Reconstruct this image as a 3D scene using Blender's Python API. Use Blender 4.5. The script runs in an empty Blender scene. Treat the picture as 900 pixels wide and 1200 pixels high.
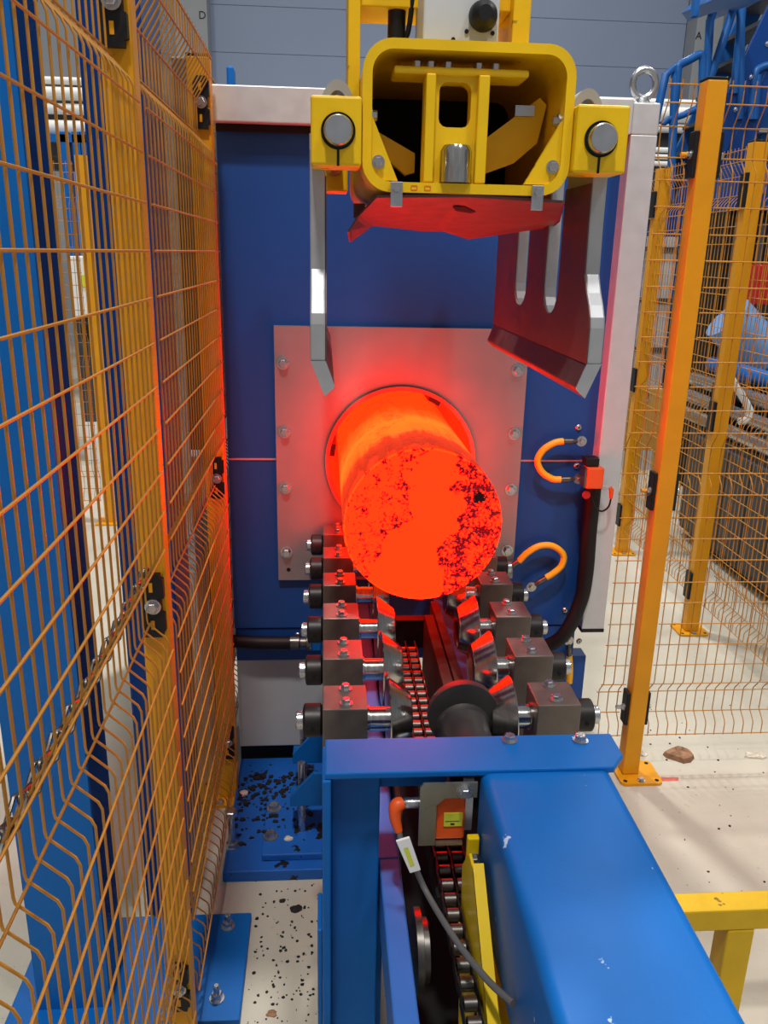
import bpy, math, random
import numpy as np
from mathutils import Vector, Matrix, Euler
random.seed(7)
PI = math.pi
scene = bpy.context.scene
C = scene.collection

# ------------------------------------------------------------------ camera
EYE = np.array([0.0, 0.0, 1.55])
FPX = 970.0
_y = np.array([380 - 450, 295 - 600, FPX]); _y /= np.linalg.norm(_y)
_d = np.array([385 - 450, 3850 - 600, FPX]); _d = _d - _y * (_d @ _y); _d /= np.linalg.norm(_d)
_z = -_d; _x = np.cross(_y, _z)
RC = np.array([_x, _y, _z])
cam_d = bpy.data.cameras.new('camera'); cam = bpy.data.objects.new('camera', cam_d); C.objects.link(cam)
cam_d.sensor_fit = 'VERTICAL'; cam_d.sensor_height = 24.0; cam_d.lens = FPX / 1200.0 * 24.0
cam_d.clip_start = 0.02
m = Matrix.Identity(4)
for i in range(3):
    m[i][0] = RC[i, 0]; m[i][1] = -RC[i, 1]; m[i][2] = -RC[i, 2]; m[i][3] = EYE[i]
cam.matrix_world = m
scene.camera = cam

# ------------------------------------------------------------------ light
vs = scene.view_settings
scene.display_settings.display_device = 'sRGB'
vs.view_transform = 'Standard'; vs.look = 'None'; vs.exposure = -0.14; vs.gamma = 1.0; vs.use_curve_mapping = False
W = bpy.data.worlds.new('hall_ambient'); scene.world = W; W.use_nodes = True
W.node_tree.nodes['Background'].inputs[0].default_value = (0.93, 0.96, 1.0, 1)
W.node_tree.nodes['Background'].inputs[1].default_value = 0.30
def lamp(name, loc, target, power, size, col=(1, 0.97, 0.92)):
    l = bpy.data.lights.new(name, 'AREA'); l.energy = power; l.size = size; l.color = col; l.shape = 'DISK'
    o = bpy.data.objects.new(name, l); C.objects.link(o); o.location = loc
    o.rotation_euler = (Vector(target) - Vector(loc)).to_track_quat('-Z', 'Y').to_euler()
    return o
lamp('high_bay_lamp', (0.25, 4.3, 7.5), (0.6, 2.0, 0), 380, 0.35)
lamp('high_bay_lamp', (-0.35, -0.8, 7.2), (0.0, 1.6, 0.3), 300, 0.45)
lamp('high_bay_lamp', (2.4, -1.2, 6.5), (0.4, 1.8, 0.8), 90, 0.5)
lamp('high_bay_lamp', (3.4, 9.0, 7.5), (3.0, 9.0, 0), 200, 0.6)
lamp('high_bay_lamp', (-2.4, 8.0, 7.5), (-2.0, 8.0, 0), 150, 0.6)
lamp('high_bay_lamp', (4.5, 3.8, 7.0), (3.6, 4.0, 0), 110, 0.6)

# ------------------------------------------------------------------ helpers
def _ray(px, py): return RC @ np.array([px - 450.0, py - 600.0, FPX])
def at_y(px, py, Y): r = _ray(px, py); return EYE + r * (Y / r[1])
def at_z(px, py, Z): r = _ray(px, py); return EYE + r * ((Z - EYE[2]) / r[2])
def at_x(px, py, X): r = _ray(px, py); return EYE + r * (X / r[0])

def lin(v): v /= 255.0; return v / 12.92 if v <= 0.04045 else ((v + 0.055) / 1.055) ** 2.4
def rgb(r, g, b): return (lin(r), lin(g), lin(b), 1.0)

class NT:
    def __init__(s, name):
        s.m = bpy.data.materials.new(name); s.m.use_nodes = True; s.t = s.m.node_tree; s.n = s.t.nodes
        s.b = s.n['Principled BSDF']; s.out = s.n['Material Output']
        s.tc = s.n.new('ShaderNodeTexCoord')
    def link(s, a, b): s.t.links.new(a, b)
    def noise(s, scale, detail=4, rough=0.55, coord='Object', vec=None):
        n = s.n.new('ShaderNodeTexNoise'); n.inputs['Scale'].default_value = scale
        n.inputs['Detail'].default_value = detail; n.inputs['Roughness'].default_value = rough
        s.link(vec if vec is not None else s.tc.outputs[coord], n.inputs['Vector']); return n.outputs['Fac']
    def ramp(s, fac, stops):
        r = s.n.new('ShaderNodeValToRGB'); e = r.color_ramp.elements
        while len(e) < len(stops): e.new(0.5)
        for k, (p, c) in enumerate(stops):
            e[k].position = p; e[k].color = c if len(c) == 4 else (*c, 1)
        s.link(fac, r.inputs[0]); return r.outputs[0]
    def mix(s, fac, a, b, kind='MIX'):
        n = s.n.new('ShaderNodeMix'); n.data_type = 'RGBA'; n.blend_type = kind
        for sock, v in ((n.inputs[0], fac), (n.inputs[6], a), (n.inputs[7], b)):
            if hasattr(v, 'links'): s.link(v, sock)
            else: sock.default_value = v
        return n.outputs[2]
    def math(s, op, a, b=0.0, clamp=False):
        n = s.n.new('ShaderNodeMath'); n.operation = op; n.use_clamp = clamp
        for sock, v in ((n.inputs[0], a), (n.inputs[1], b)):
            if hasattr(v, 'links'): s.link(v, sock)
            else: sock.default_value = v
        return n.outputs[0]
    def bump(s, h, strength, dist=0.002):
        n = s.n.new('ShaderNodeBump'); n.inputs['Strength'].default_value = strength
        n.inputs['Distance'].default_value = dist; s.link(h, n.inputs['Height']); s.link(n.outputs[0], s.b.inputs['Normal'])

def paint(name, col, rough=0.38, var=0.10, chips=None, metal=0.0, scale=9.0, peel=0.05, spec=0.35):
    k = NT(name); c = rgb(*col)
    dark = (c[0] * (1 - var), c[1] * (1 - var), c[2] * (1 - var), 1)
    light = (min(1, c[0] * (1 + var)), min(1, c[1] * (1 + var)), min(1, c[2] * (1 + var)), 1)
    o = k.ramp(k.noise(scale, 5), [(0.3, dark), (0.7, light)])
    if chips:
        f = k.ramp(k.noise(chips[1], 3, 0.6), [(chips[2], (0, 0, 0)), (chips[2] + 0.02, (1, 1, 1))])
        o = k.mix(f, o, rgb(*chips[0]))
    k.link(o, k.b.inputs['Base Color'])
    k.b.inputs['Roughness'].default_value = rough; k.b.inputs['Metallic'].default_value = metal; k.b.inputs['Specular IOR Level'].default_value = spec
    if peel: k.bump(k.noise(260, 2), peel, 0.001)
    return k.m

def steel(name, col, rough=0.3, metal=1.0, var=0.15, brush=None, scale=25.0):
    k = NT(name); c = rgb(*col)
    vec = None
    if brush:
        mp = k.n.new('ShaderNodeMapping'); mp.inputs['Scale'].default_value = brush
        k.link(k.tc.outputs['Object'], mp.inputs['Vector']); vec = mp.outputs[0]
    f = k.noise(scale, 5, vec=vec)
    o = k.ramp(f, [(0.25, tuple(v * (1 - var) for v in c[:3])), (0.75, tuple(min(1, v * (1 + var)) for v in c[:3]))])
    k.link(o, k.b.inputs['Base Color']); k.b.inputs['Metallic'].default_value = metal
    r = k.ramp(f, [(0.2, (rough * 0.75,) * 3), (0.8, (rough * 1.3,) * 3)])
    k.link(r, k.b.inputs['Roughness'])
    return k.m

class MB:
    def __init__(s): s.v = []; s.f = []
    def add(s, vs_, fs_):
        o = len(s.v); s.v += [tuple(map(float, p)) for p in vs_]; s.f += [tuple(i + o for i in f) for f in fs_]; return s
    def box(s, x0, x1, y0, y1, z0, z1):
        return s.add([(x0, y0, z0), (x1, y0, z0), (x1, y1, z0), (x0, y1, z0), (x0, y0, z1), (x1, y0, z1), (x1, y1, z1), (x0, y1, z1)],
                     [(0, 3, 2, 1), (4, 5, 6, 7), (0, 1, 5, 4), (1, 2, 6, 5), (2, 3, 7, 6), (3, 0, 4, 7)])
    def prism(s, poly, axis, lo, hi):
        # polygon of (a, b) pairs: axis x -> (y,z), y -> (x,z), z -> (x,y)
        n = len(poly)
        def p(a, b, c): return {'x': (c, a, b), 'y': (a, c, b), 'z': (a, b, c)}[axis]
        vs_ = [p(a, b, lo) for a, b in poly] + [p(a, b, hi) for a, b in poly]
        fs_ = [tuple(range(n - 1, -1, -1)), tuple(range(n, 2 * n))] + [(i, (i + 1) % n, n + (i + 1) % n, n + i) for i in range(n)]
        return s.add(vs_, fs_)
    def frame(s, outer, inner, axis, lo, hi):
        n = len(outer)
        def p(q, c): a, b = q; return {'x': (c, a, b), 'y': (a, c, b), 'z': (a, b, c)}[axis]
        vs_ = [p(q, lo) for q in outer] + [p(q, lo) for q in inner] + [p(q, hi) for q in outer] + [p(q, hi) for q in inner]
        fs_ = []
        for i in range(n):
            j = (i + 1) % n
            fs_ += [(i, j, n + j, n + i), (2 * n + j, 2 * n + i, 3 * n + i, 3 * n + j), (j, i, 2 * n + i, 2 * n + j), (n + i, n + j, 3 * n + j, 3 * n + i)]
        return s.add(vs_, fs_)
    def tube(s, pts, r, n=8, closed=False, caps=True):
        pts = [Vector(tuple(map(float, p))) for p in pts]; L = len(pts)
        rr = r if isinstance(r, (list, tuple)) else [r] * L
        up = None; rings = []
        for i, p in enumerate(pts):
            if closed: t = pts[(i + 1) % L] - pts[i - 1]
            else: t = pts[min(i + 1, L - 1)] - pts[max(i - 1, 0)]
            t.normalize()
            if up is None:
                a = Vector((0, 0, 1)) if abs(t.z) < 0.9 else Vector((1, 0, 0))
                up = (a - t * a.dot(t)).normalized()
            else: up = (up - t * up.dot(t)).normalized()
            w = t.cross(up)
            rings.append([p + (up * math.cos(2 * PI * k / n) + w * math.sin(2 * PI * k / n)) * rr[i] for k in range(n)])
        vs_ = [q for g in rings for q in g]; fs_ = []
        for i in range(L if closed else L - 1):
            a = i * n; b = ((i + 1) % L) * n
            for k in range(n):
                fs_.append((a + k, b + k, b + (k + 1) % n, a + (k + 1) % n)[::-1])
        if caps and not closed:
            fs_ += [tuple(range(n)), tuple(range((L - 1) * n, L * n))[::-1]]
        return s.add(vs_, fs_)
    def cyl(s, p0, p1, r0, r1=None, n=24):
        return s.tube([p0, p1], [r0, r0 if r1 is None else r1], n)
    def lathe(s, prof, c, axis='y', n=48, caps=True):
        # prof: (radius, height along axis)
        vs_ = []
        for r, h in prof:
            for k in range(n):
                a = 2 * PI * k / n; u, w = r * math.cos(a), r * math.sin(a)
                vs_.append({'x': (c[0] + h, c[1] + u, c[2] + w), 'y': (c[0] + u, c[1] + h, c[2] + w), 'z': (c[0] + u, c[1] + w, c[2] + h)}[axis])
        fs_ = []
        for i in range(len(prof) - 1):
            for k in range(n):
                fs_.append((i * n + k, i * n + (k + 1) % n, (i + 1) * n + (k + 1) % n, (i + 1) * n + k))
        if caps:
            fs_ += [tuple(range(n))[::-1], tuple(range((len(prof) - 1) * n, len(prof) * n))]
        return s.add(vs_, fs_)
    def build(s, name, mat, parent=None, bevel=0.0, smooth=False, origin=None, local=False, segs=2):
        v = np.array(s.v)
        o = np.array(origin) if origin is not None else (v.min(0) + v.max(0)) / 2
        if local: o = np.zeros(3)
        me = bpy.data.meshes.new(name); me.from_pydata([tuple(p) for p in (v - o)], [], s.f)
        import bmesh
        bm = bmesh.new(); bm.from_mesh(me); bmesh.ops.recalc_face_normals(bm, faces=bm.faces); bm.to_mesh(me); bm.free()
        me.materials.append(mat)
        if smooth:
            for p in me.polygons: p.use_smooth = True
            me.set_sharp_from_angle(angle=math.radians(38))
        ob = bpy.data.objects.new(name, me); C.objects.link(ob); ob.location = o
        if parent is not None: attach(ob, parent, local)
        if bevel:
            b = ob.modifiers.new('bevel', 'BEVEL'); b.width = bevel; b.segments = segs; b.limit_method = 'ANGLE'; b.angle_limit = math.radians(40)
        return ob

def attach(o, parent, local=False):
    o.parent = parent
    if not local:
        mp = Matrix.Identity(4); p = parent
        while p is not None:
            mp = (p.matrix_parent_inverse @ p.matrix_basis if p.parent else p.matrix_basis) @ mp; p = p.parent
        o.matrix_parent_inverse = mp.inverted()
def tag(o, label, cat, group=None, kind=None):
    if label: o['label'] = label
    if cat: o['category'] = cat
    if group: o['group'] = group
    if kind: o['kind'] = kind
    return o
def thing(name, label, cat, loc=(0, 0, 0), rotz=0.0, group=None):
    o = bpy.data.objects.new(name, None); C.objects.link(o); o.empty_display_size = 0.05
    o.location = tuple(map(float, loc)); o.rotation_euler = (0, 0, rotz)
    return tag(o, label, cat, group)
def struct(o): o['kind'] = 'structure'; return o
def inst(name, mesh, parent, loc, rot=(0, 0, 0), scale=1.0, local=False):
    o = bpy.data.objects.new(name, mesh); C.objects.link(o); o.location = tuple(map(float, loc)); o.rotation_euler = rot
    o.scale = (scale,) * 3 if not isinstance(scale, tuple) else scale
    if parent is not None: attach(o, parent, local)
    return o
def smooth_pts(pts, k=8):
    P = [Vector(tuple(map(float, p))) for p in pts]; P = [2 * P[0] - P[1]] + P + [2 * P[-1] - P[-2]]; out = []
    for i in range(1, len(P) - 2):
        a, b, c, d = P[i - 1:i + 3]
        for j in range(k):
            t = j / k
            out.append(0.5 * ((2 * b) + (c - a) * t + (2 * a - 5 * b + 4 * c - d) * t * t + (3 * b - a - 3 * c + d) * t ** 3))
    out.append(P[-2]); return out
def rrect(x0, x1, z0, z1, r, n=6):
    pts = []
    for cx, cz, a0 in ((x1 - r, z1 - r, 0), (x0 + r, z1 - r, 90), (x0 + r, z0 + r, 180), (x1 - r, z0 + r, 270)):
        for k in range(n + 1):
            a = math.radians(a0 + 90 * k / n); pts.append((cx + r * math.cos(a), cz + r * math.sin(a)))
    return pts
def rect_hole(x0, x1, z0, z1, cx, cz, n=72):
    """angles through which a rectangle outline is sampled about (cx, cz), its corners included"""
    ang = sorted([2 * PI * k / n for k in range(n)] + [math.atan2(b - cz, a - cx) % (2 * PI) for a in (x0, x1) for b in (z0, z1)])
    out = []
    for a in ang:
        dx, dz = math.cos(a), math.sin(a); t = 1e9
        if dx > 1e-9: t = min(t, (x1 - cx) / dx)
        if dx < -1e-9: t = min(t, (x0 - cx) / dx)
        if dz > 1e-9: t = min(t, (z1 - cz) / dz)
        if dz < -1e-9: t = min(t, (z0 - cz) / dz)
        out.append((cx + dx * t, cz + dz * t))
    return ang, out
def text_mesh(txt, size, depth=0.002):
    cu = bpy.data.curves.new('lettering', 'FONT'); cu.body = txt; cu.size = size; cu.extrude = depth; cu.align_x = 'CENTER'; cu.align_y = 'CENTER'
    o = bpy.data.objects.new('lettering', cu); C.objects.link(o)
    me = bpy.data.meshes.new_from_object(o.evaluated_get(bpy.context.evaluated_depsgraph_get()))
    bpy.data.objects.remove(o); return me

# ------------------------------------------------------------------ materials
M = {}
M['blue'] = paint('blue_paint', (6, 97, 176), 0.42, 0.06, peel=0.12, spec=0.22)
M['blue_chip'] = paint('blue_paint_chipped', (6, 97, 176), 0.42, 0.06, chips=((176, 196, 222), 30, 0.695), peel=0.16, spec=0.22)
M['furnace_blue'] = paint('furnace_blue_paint', (24, 72, 144), 0.42, 0.07, scale=3)
M['navy'] = paint('navy_paint', (12, 58, 124), 0.22, 0.08, scale=4)
M['beam_blue'] = paint('beam_blue_paint', (52, 108, 190), 0.42, 0.08)
M['dirty_blue'] = paint('dirty_blue_paint', (24, 92, 178), 0.45, 0.1, chips=((26, 24, 26), 17, 0.60))
M['fence'] = paint('fence_yellow', (218, 150, 16), 0.42, 0.06)
M['wire'] = paint('wire_yellow', (184, 126, 44), 0.40, 0.06)
M['grip'] = paint('gripper_yellow', (232, 188, 14), 0.42, 0.10, chips=((150, 120, 20), 22, 0.68))
M['bracket_y'] = paint('bracket_yellow', (232, 196, 10), 0.4, 0.07)
M['black'] = paint('black_plastic', (18, 18, 20), 0.5, 0.1)
M['rubber'] = paint('black_rubber', (15, 13, 13), 0.55, 0.1)
M['alu'] = steel('aluminium_profile', (205, 205, 208), 0.45, 0.35, 0.05)
M['plate'] = steel('mounting_plate_steel', (150, 150, 152), 0.42, 0.55, 0.08, scale=7)
M['chrome'] = steel('polished_steel', (190, 188, 184), 0.16, 1.0, 0.25, brush=(60, 4, 4), scale=10)
M['steel'] = steel('machined_steel', (108, 104, 100), 0.34, 0.9, 0.2)
M['block'] = steel('bearing_block_steel', (112, 102, 96), 0.42, 0.6, 0.22)
M['darksteel'] = steel('dark_steel', (52, 50, 50), 0.45, 0.8, 0.2)
M['zinc'] = steel('zinc_bolt', (190, 192, 196), 0.28, 0.95, 0.1)
M['jaw'] = steel('jaw_steel', (170, 172, 176), 0.42, 0.45, 0.12, scale=12)
M['jaw_shade'] = steel('shaded_jaw_face', (92, 66, 62), 0.5, 0.2, 0.25)  # dark colour stands in for shade on the jaws' inner faces
M['rust'] = paint('scaled_dark_bar', (70, 54, 50), 0.7, 0.25, scale=30, spec=0.15)
M['pusher'] = steel('blackened_steel', (66, 62, 62), 0.48, 0.55, 0.15)
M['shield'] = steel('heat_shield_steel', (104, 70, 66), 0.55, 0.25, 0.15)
M['sensor'] = paint('sensor_orange', (226, 88, 34), 0.4, 0.05)
M['greypanel'] = paint('grey_panel', (178, 182, 184), 0.5, 0.04)
M['greycover'] = paint('grey_cover', (196, 200, 204), 0.5, 0.05)
M['dark'] = paint('dark_recess', (16, 15, 15), 0.8, 0.1)
M['charcoal'] = paint('charcoal_sheet', (62, 64, 70), 0.5, 0.08)
M['white'] = paint('white_enamel', (226, 228, 226), 0.4, 0.03)
M['wall'] = paint('hall_wall_panel', (160, 166, 174), 0.6, 0.03, scale=0.6, peel=0)
M['rolldoor'] = paint('roller_door', (138, 152, 178), 0.5, 0.03, scale=0.5, peel=0)
M['column'] = paint('column_paint', (150, 154, 158), 0.6, 0.03, peel=0)
M['ochre'] = paint('ochre_board', (196, 150, 78), 0.7, 0.06)
M['red'] = paint('red_paint', (178, 24, 22), 0.45, 0.06)
M['cable_g'] = paint('grey_cable', (92, 92, 94), 0.5, 0.05)
M['tagwhite'] = paint('cable_tag_white', (222, 224, 224), 0.5, 0.03)
M['tagyellow'] = paint('sticker_yellow', (200, 206, 60), 0.5, 0.04)
M['stainless'] = steel('stainless_bracket', (172, 168, 150), 0.3, 0.9, 0.08)
M['flake'] = paint('mill_scale_flake', (150, 112, 84), 0.8, 0.35, scale=40)
M['flake_light'] = paint('pale_flake', (206, 196, 180), 0.8, 0.2, scale=40)
M['soot'] = paint('black_scale', (30, 26, 26), 0.7, 0.3, scale=60)

# yellow cable with green stripe
k = NT('green_yellow_earth_cable')
sx = k.n.new('ShaderNodeSeparateXYZ'); k.link(k.tc.outputs['Object'], sx.inputs[0])
k.link(k.ramp(k.math('ADD', k.math('MULTIPLY', sx.outputs[1], 60.0), 0.5), [(0.70, rgb(240, 176, 24)), (0.74, rgb(70, 120, 40))]), k.b.inputs['Base Color'])
k.b.inputs['Roughness'].default_value = 0.45; M['earth'] = k.m

# concrete
k = NT('concrete_floor')
base = k.ramp(k.noise(1.3, 6, 0.6), [(0.3, rgb(172, 166, 150)), (0.7, rgb(200, 194, 178))])
base = k.mix(k.ramp(k.noise(34, 5, 0.7), [(0.62, (0, 0, 0)), (0.72, (0.6, 0.6, 0.6))]), base, rgb(150, 142, 130))
base = k.mix(k.ramp(k.noise(75, 2, 0.5), [(0.735, (0, 0, 0)), (0.75, (1, 1, 1))]), base, rgb(40, 36, 34))
k.link(base, k.b.inputs['Base Color']); k.b.inputs['Roughness'].default_value = 0.62
k.bump(k.noise(60, 5), 0.15, 0.003); M['floor'] = k.m

M['refractory'] = paint('red_lit_refractory', (196, 120, 100), 0.85, 0.12, spec=0.1)  # billet's red glow on the port ring is put into the base colour
# glowing billet: temperature varies, scale crust is cooler
k = NT('glowing_billet')
sx = k.n.new('ShaderNodeSeparateXYZ'); k.link(k.tc.outputs['Object'], sx.inputs[0])
X_, Y_, Z_ = sx.outputs
big = k.noise(7.5, 3, 0.5); fine = k.noise(150, 3, 0.62); mid = k.noise(42, 4, 0.65)
wob = k.math('MULTIPLY', k.math('SUBTRACT', big, 0.5), 0.34)
wob = k.math('ADD', wob, k.math('MULTIPLY', k.math('SUBTRACT', mid, 0.5), 0.02))
xs = k.math('ADD', k.math('ADD', X_, wob), k.math('MULTIPLY', Z_, -0.22))
right = k.ramp(xs, [(0.056, (0, 0, 0)), (0.062, (1, 1, 1)), (0.075, (0.9, 0.9, 0.9)), (0.2, (0.75, 0.75, 0.75))])
xl = k.math('MULTIPLY', k.math('SUBTRACT', xs, 0.005), -1.0)
left = k.ramp(xl, [(0.055, (0, 0, 0)), (0.062, (0.95, 0.95, 0.95)), (0.075, (0.55, 0.55, 0.55)), (0.16, (0.40, 0.40, 0.40))])
patch = k.math('MAXIMUM', right, left)
grain = k.math('ADD', k.math('MULTIPLY', fine, 0.5), k.math('MULTIPLY', mid, 0.5))
grain = k.math('ADD', grain, k.math('MULTIPLY', k.math('SUBTRACT', patch, 0.75), 0.16))
speck = k.ramp(grain, [(0.47, (0, 0, 0)), (0.525, (1, 1, 1))])
crust = k.math('MULTIPLY', k.math('GREATER_THAN', patch, 0.2), speck)
front = k.ramp(k.math('MULTIPLY', Y_, 10.0), [(0.03, (1, 1, 1)), (0.10, (0.3, 0.3, 0.3))])
crust = k.math('MULTIPLY', crust, front)
# burnt spot near the rim
dx = k.math('SUBTRACT', X_, 0.121); dz = k.math('SUBTRACT', Z_, 0.066)
dd = k.math('SQRT', k.math('ADD', k.math('MULTIPLY', dx, dx), k.math('MULTIPLY', dz, dz)))
dd = k.math('ADD', dd, k.math('MULTIPLY', k.math('SUBTRACT', k.noise(110, 4, 0.7), 0.5), 0.05))
spot = k.math('MULTIPLY', k.ramp(dd, [(0.013, (1, 1, 1)), (0.016, (0, 0, 0))]), k.ramp(k.math('MULTIPLY', Y_, 10.0), [(0.03, (1, 1, 1)), (0.06, (0, 0, 0))]))
mpg = k.n.new('ShaderNodeMapping'); mpg.inputs['Scale'].default_value = (40, 3, 40); k.link(k.tc.outputs['Object'], mpg.inputs['Vector'])
strk = k.noise(1.0, 4, 0.6, vec=mpg.outputs[0])
ypos = k.math('ADD', k.math('MULTIPLY', Y_, 1.5), k.math('ADD', k.math('MULTIPLY', k.math('SUBTRACT', big, 0.5), 0.30), k.math('MULTIPLY', k.math('SUBTRACT', strk, 0.5), 0.30)))
hot = k.ramp(ypos, [(0.0, (0.60, 0.0034, 0.0005)), (0.02, (0.048, 0.0021, 0.0003)), (0.22, (0.067, 0.0032, 0.0004)), (0.32, (0.8, 0.0125, 0.0010)), (0.50, (1.0, 0.0165, 0.0013)), (0.64, (0.9, 0.0087, 0.0006)), (0.8, (0.8, 0.0043, 0.0003))])
isf = k.math('LESS_THAN', Y_, 0.004)
rim = k.ramp(k.math('MULTIPLY', Y_, 100.0), [(0.05, (0, 0, 0)), (0.25, (1, 1, 1)), (0.75, (0, 0, 0))])
col = k.mix(isf, hot, (0.72, 0.0039, 0.0004, 1))
col = k.mix(rim, col, (0.9, 0.0075, 0.0006, 1))
col = k.mix(crust, col, (0.014, 0.00025, 0.0006, 1))
col = k.mix(spot, col, (0.0006, 0.0002, 0.0003, 1))
k.link(col, k.b.inputs['Emission Color']); k.b.inputs['Emission Strength'].default_value = 17.0
k.b.inputs['Base Color'].default_value = (0.02, 0.008, 0.006, 1); k.b.inputs['Roughness'].default_value = 0.9; k.b.inputs['Specular IOR Level'].default_value = 0.1
k.bump(fine, 0.3, 0.003); M['billet'] = k.m
k = NT('hot_furnace_lining')
k.b.inputs['Base Color'].default_value = rgb(170, 120, 100); k.b.inputs['Roughness'].default_value = 0.8
k.b.inputs['Emission Color'].default_value = (1.0, 0.02, 0.003, 1); k.b.inputs['Emission Strength'].default_value = 0.8; M['lining'] = k.m

# ------------------------------------------------------------------ setting
fl = struct(MB().box(-12, 12, -5, 14.2, -0.1, 0).build('floor', M['floor'], origin=(0, 0, 0)))
tag(fl, 'pale concrete hall floor', None)
wb = MB().box(-12, 12, 14.0, 14.2, 0, 9).build('wall_back', M['wall']); tag(struct(wb), 'pale grey panelled hall wall far behind', None)
wl = MB().box(-12.2, -12, -5, 14.2, 0, 9).build('wall_left', M['wall']); tag(struct(wl), 'pale grey side wall of the hall on the left', None)
wr = MB().box(12, 12.2, -5, 14.2, 0, 9).build('wall_right', M['wall']); tag(struct(wr), 'pale grey side wall of the hall on the right', None)
# big roller door made of wide panels
d1 = thing('door_1', 'wide blue-grey roller door in the back wall', None, (1.6, 13.9, 0)); struct(d1)
xl0, xr0 = at_y(246, 60, 13.9)[0], at_y(800, 60, 13.9)[0]
for i in range(9):
    MB().box(xl0, xr0, 13.86, 13.98, 0.62 * i, 0.62 * i + 0.617).build('door_panel', M['rolldoor'], d1, bevel=0.006)
MB().box(xr0, xr0 + 0.14, 13.84, 13.98, 0, 6.2).build('door_track', M['dark'], d1)
for nm, (pa, pb), ch, cpx, lbl in (('trim_1', (208, 246), 'D', (237, 18), 'grey steel column marked with the letter D'), ('trim_2', (808, 838), 'A', (819, 42), 'grey steel column marked with the letter A')):
    xa, xb = at_y(pa, 40, 13.7)[0], at_y(pb, 40, 13.7)[0]
    t = MB().box(xa, xb, 13.45, 13.85, 0, 8).build(nm, M['column'], bevel=0.01); struct(t); tag(t, lbl, None)
    p = at_y(*cpx, 13.44); inst('letter', text_mesh(ch, 0.14), t, (p[0], 13.445, p[2]), (PI / 2, 0, 0)).data.materials.append(M['black'])

# ------------------------------------------------------------------ bolts
def bolt_mesh(name, r, h, wr, mat):
    b = MB(); b.lathe([(wr, 0), (wr, 0.0025)], (0, 0, 0), 'z', 20)
    b.lathe([(r, 0.0025), (r, 0.0025 + h * 0.85), (r * 0.86, 0.0025 + h)], (0, 0, 0), 'z', 6)
    o = b.build(name, mat, local=True); me = o.data; bpy.data.objects.remove(o); return me
BOLT = bolt_mesh('bolt', 0.0088, 0.0085, 0.0125, M['zinc'])
FRONT = (PI / 2, 0, 0)          # bolt head points to -Y
def bolt(parent, loc, rot=(0, 0, 0), s=1.0, name='bolt'): return inst(name, BOLT, parent, loc, rot, s)
nb = MB().lathe([(0.020, 0), (0.020, 0.003)], (0, 0, 0), 'z', 20); nb.lathe([(0.015, 0.003), (0.015, 0.02), (0.013, 0.022)], (0, 0, 0), 'z', 6); nb.lathe([(0.0085, 0.02), (0.0085, 0.042), (0.006, 0.046)], (0, 0, 0), 'z', 16)
_o = nb.build('anchor_nut', M['zinc'], local=True); ANCHOR = _o.data; bpy.data.objects.remove(_o)

# ------------------------------------------------------------------ furnace
FY = 2.237; CX, CZ = 0.209, 1.002
fur = thing('induction_furnace', 'blue induction furnace with round port in a bolted grey plate', 'furnace', (0.27, 2.7, 0))
ang, outer = rect_hole(-0.264, 0.757, 0.492, 1.842, CX, CZ)
circ = lambda r: [(CX + r * math.cos(a), CZ + r * math.sin(a)) for a in ang]
MB().frame(outer, circ(0.210), 'y', FY, FY + 0.03).build('front_panel', M['furnace_blue'], fur)
# seam between upper and lower panel
M['seam'] = steel('seam_aluminium', (190, 150, 150), 0.4, 0.4, 0.05)
MB().box(-0.262, -0.134, FY - 0.002, FY + 0.01, 0.999, 1.004).build('panel_seam', M['seam'], fur)
MB().box(0.548, 0.745, FY - 0.002, FY + 0.01, 0.997, 1.002).build('panel_seam', M['seam'], fur)
# cabinet body: walls around the bore
bd = MB(); bd.box(-0.262, -0.235, FY + 0.03, 2.85, 0.40, 1.9); bd.box(0.72, 0.76, FY + 0.03, 2.85, 0.40, 1.9); bd.box(-0.262, 0.76, FY + 0.03, 2.85, 1.84, 1.9); bd.box(-0.262, 0.76, FY + 0.03, 2.85, 0.40, 0.49); bd.box(-0.262, 0.76, 2.80, 2.85, 0.4, 1.9)
bd.build('cabinet_body', M['furnace_blue'], fur)
MB().box(-0.262, 0.757, FY + 0.004, FY + 0.06, 0.384, 0.488).build('lower_rail', M['furnace_blue'], fur, bevel=0.003)
MB().box(-0.262, 0.02, FY + 0.01, FY + 0.05, 0.086, 0.382).build('lower_cover', M['greypanel'], fur, bevel=0.003)
MB().box(0.44, 0.70, FY + 0.012, FY + 0.05, 0.12, 0.382).build('lower_cover', M['greypanel'], fur, bevel=0.003)
MB().box(0.70, 0.80, FY + 0.004, FY + 0.06, 0.0, 0.384).build('lower_post', M['furnace_blue'], fur, bevel=0.003)
MB().box(-0.262, 0.70, FY + 0.035, FY + 0.06, 0.0, 0.12).build('plinth', M['dark'], fur)
MB().box(-0.266, 0.757, 2.185, 2.25, 1.842, 1.922).build('top_profile', M['alu'], fur, bevel=0.003)
MB().box(-0.262, 0.757, 2.215, 2.25, 1.826, 1.842).build('top_gasket', M['dark'], fur)
MB().box(0.757, 0.825, 2.185, 2.26, 0.50, 1.842).build('side_profile', M['alu'], fur, bevel=0.003)
MB().box(0.757, 0.825, 2.185, 2.26, 1.842, 1.915).build('corner_block', M['alu'], fur, bevel=0.004)
MB().box(0.757, 0.825, 2.185, 2.26, 0.49, 0.50).build('profile_end_cap', M['black'], fur)
eb = MB(); eb.tube([(0.79 + 0.029 * math.cos(a), 2.222, 1.962 + 0.032 * math.sin(a)) for a in [2 * PI * i / 32 for i in range(32)]], 0.0085, 12, closed=True)
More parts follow.
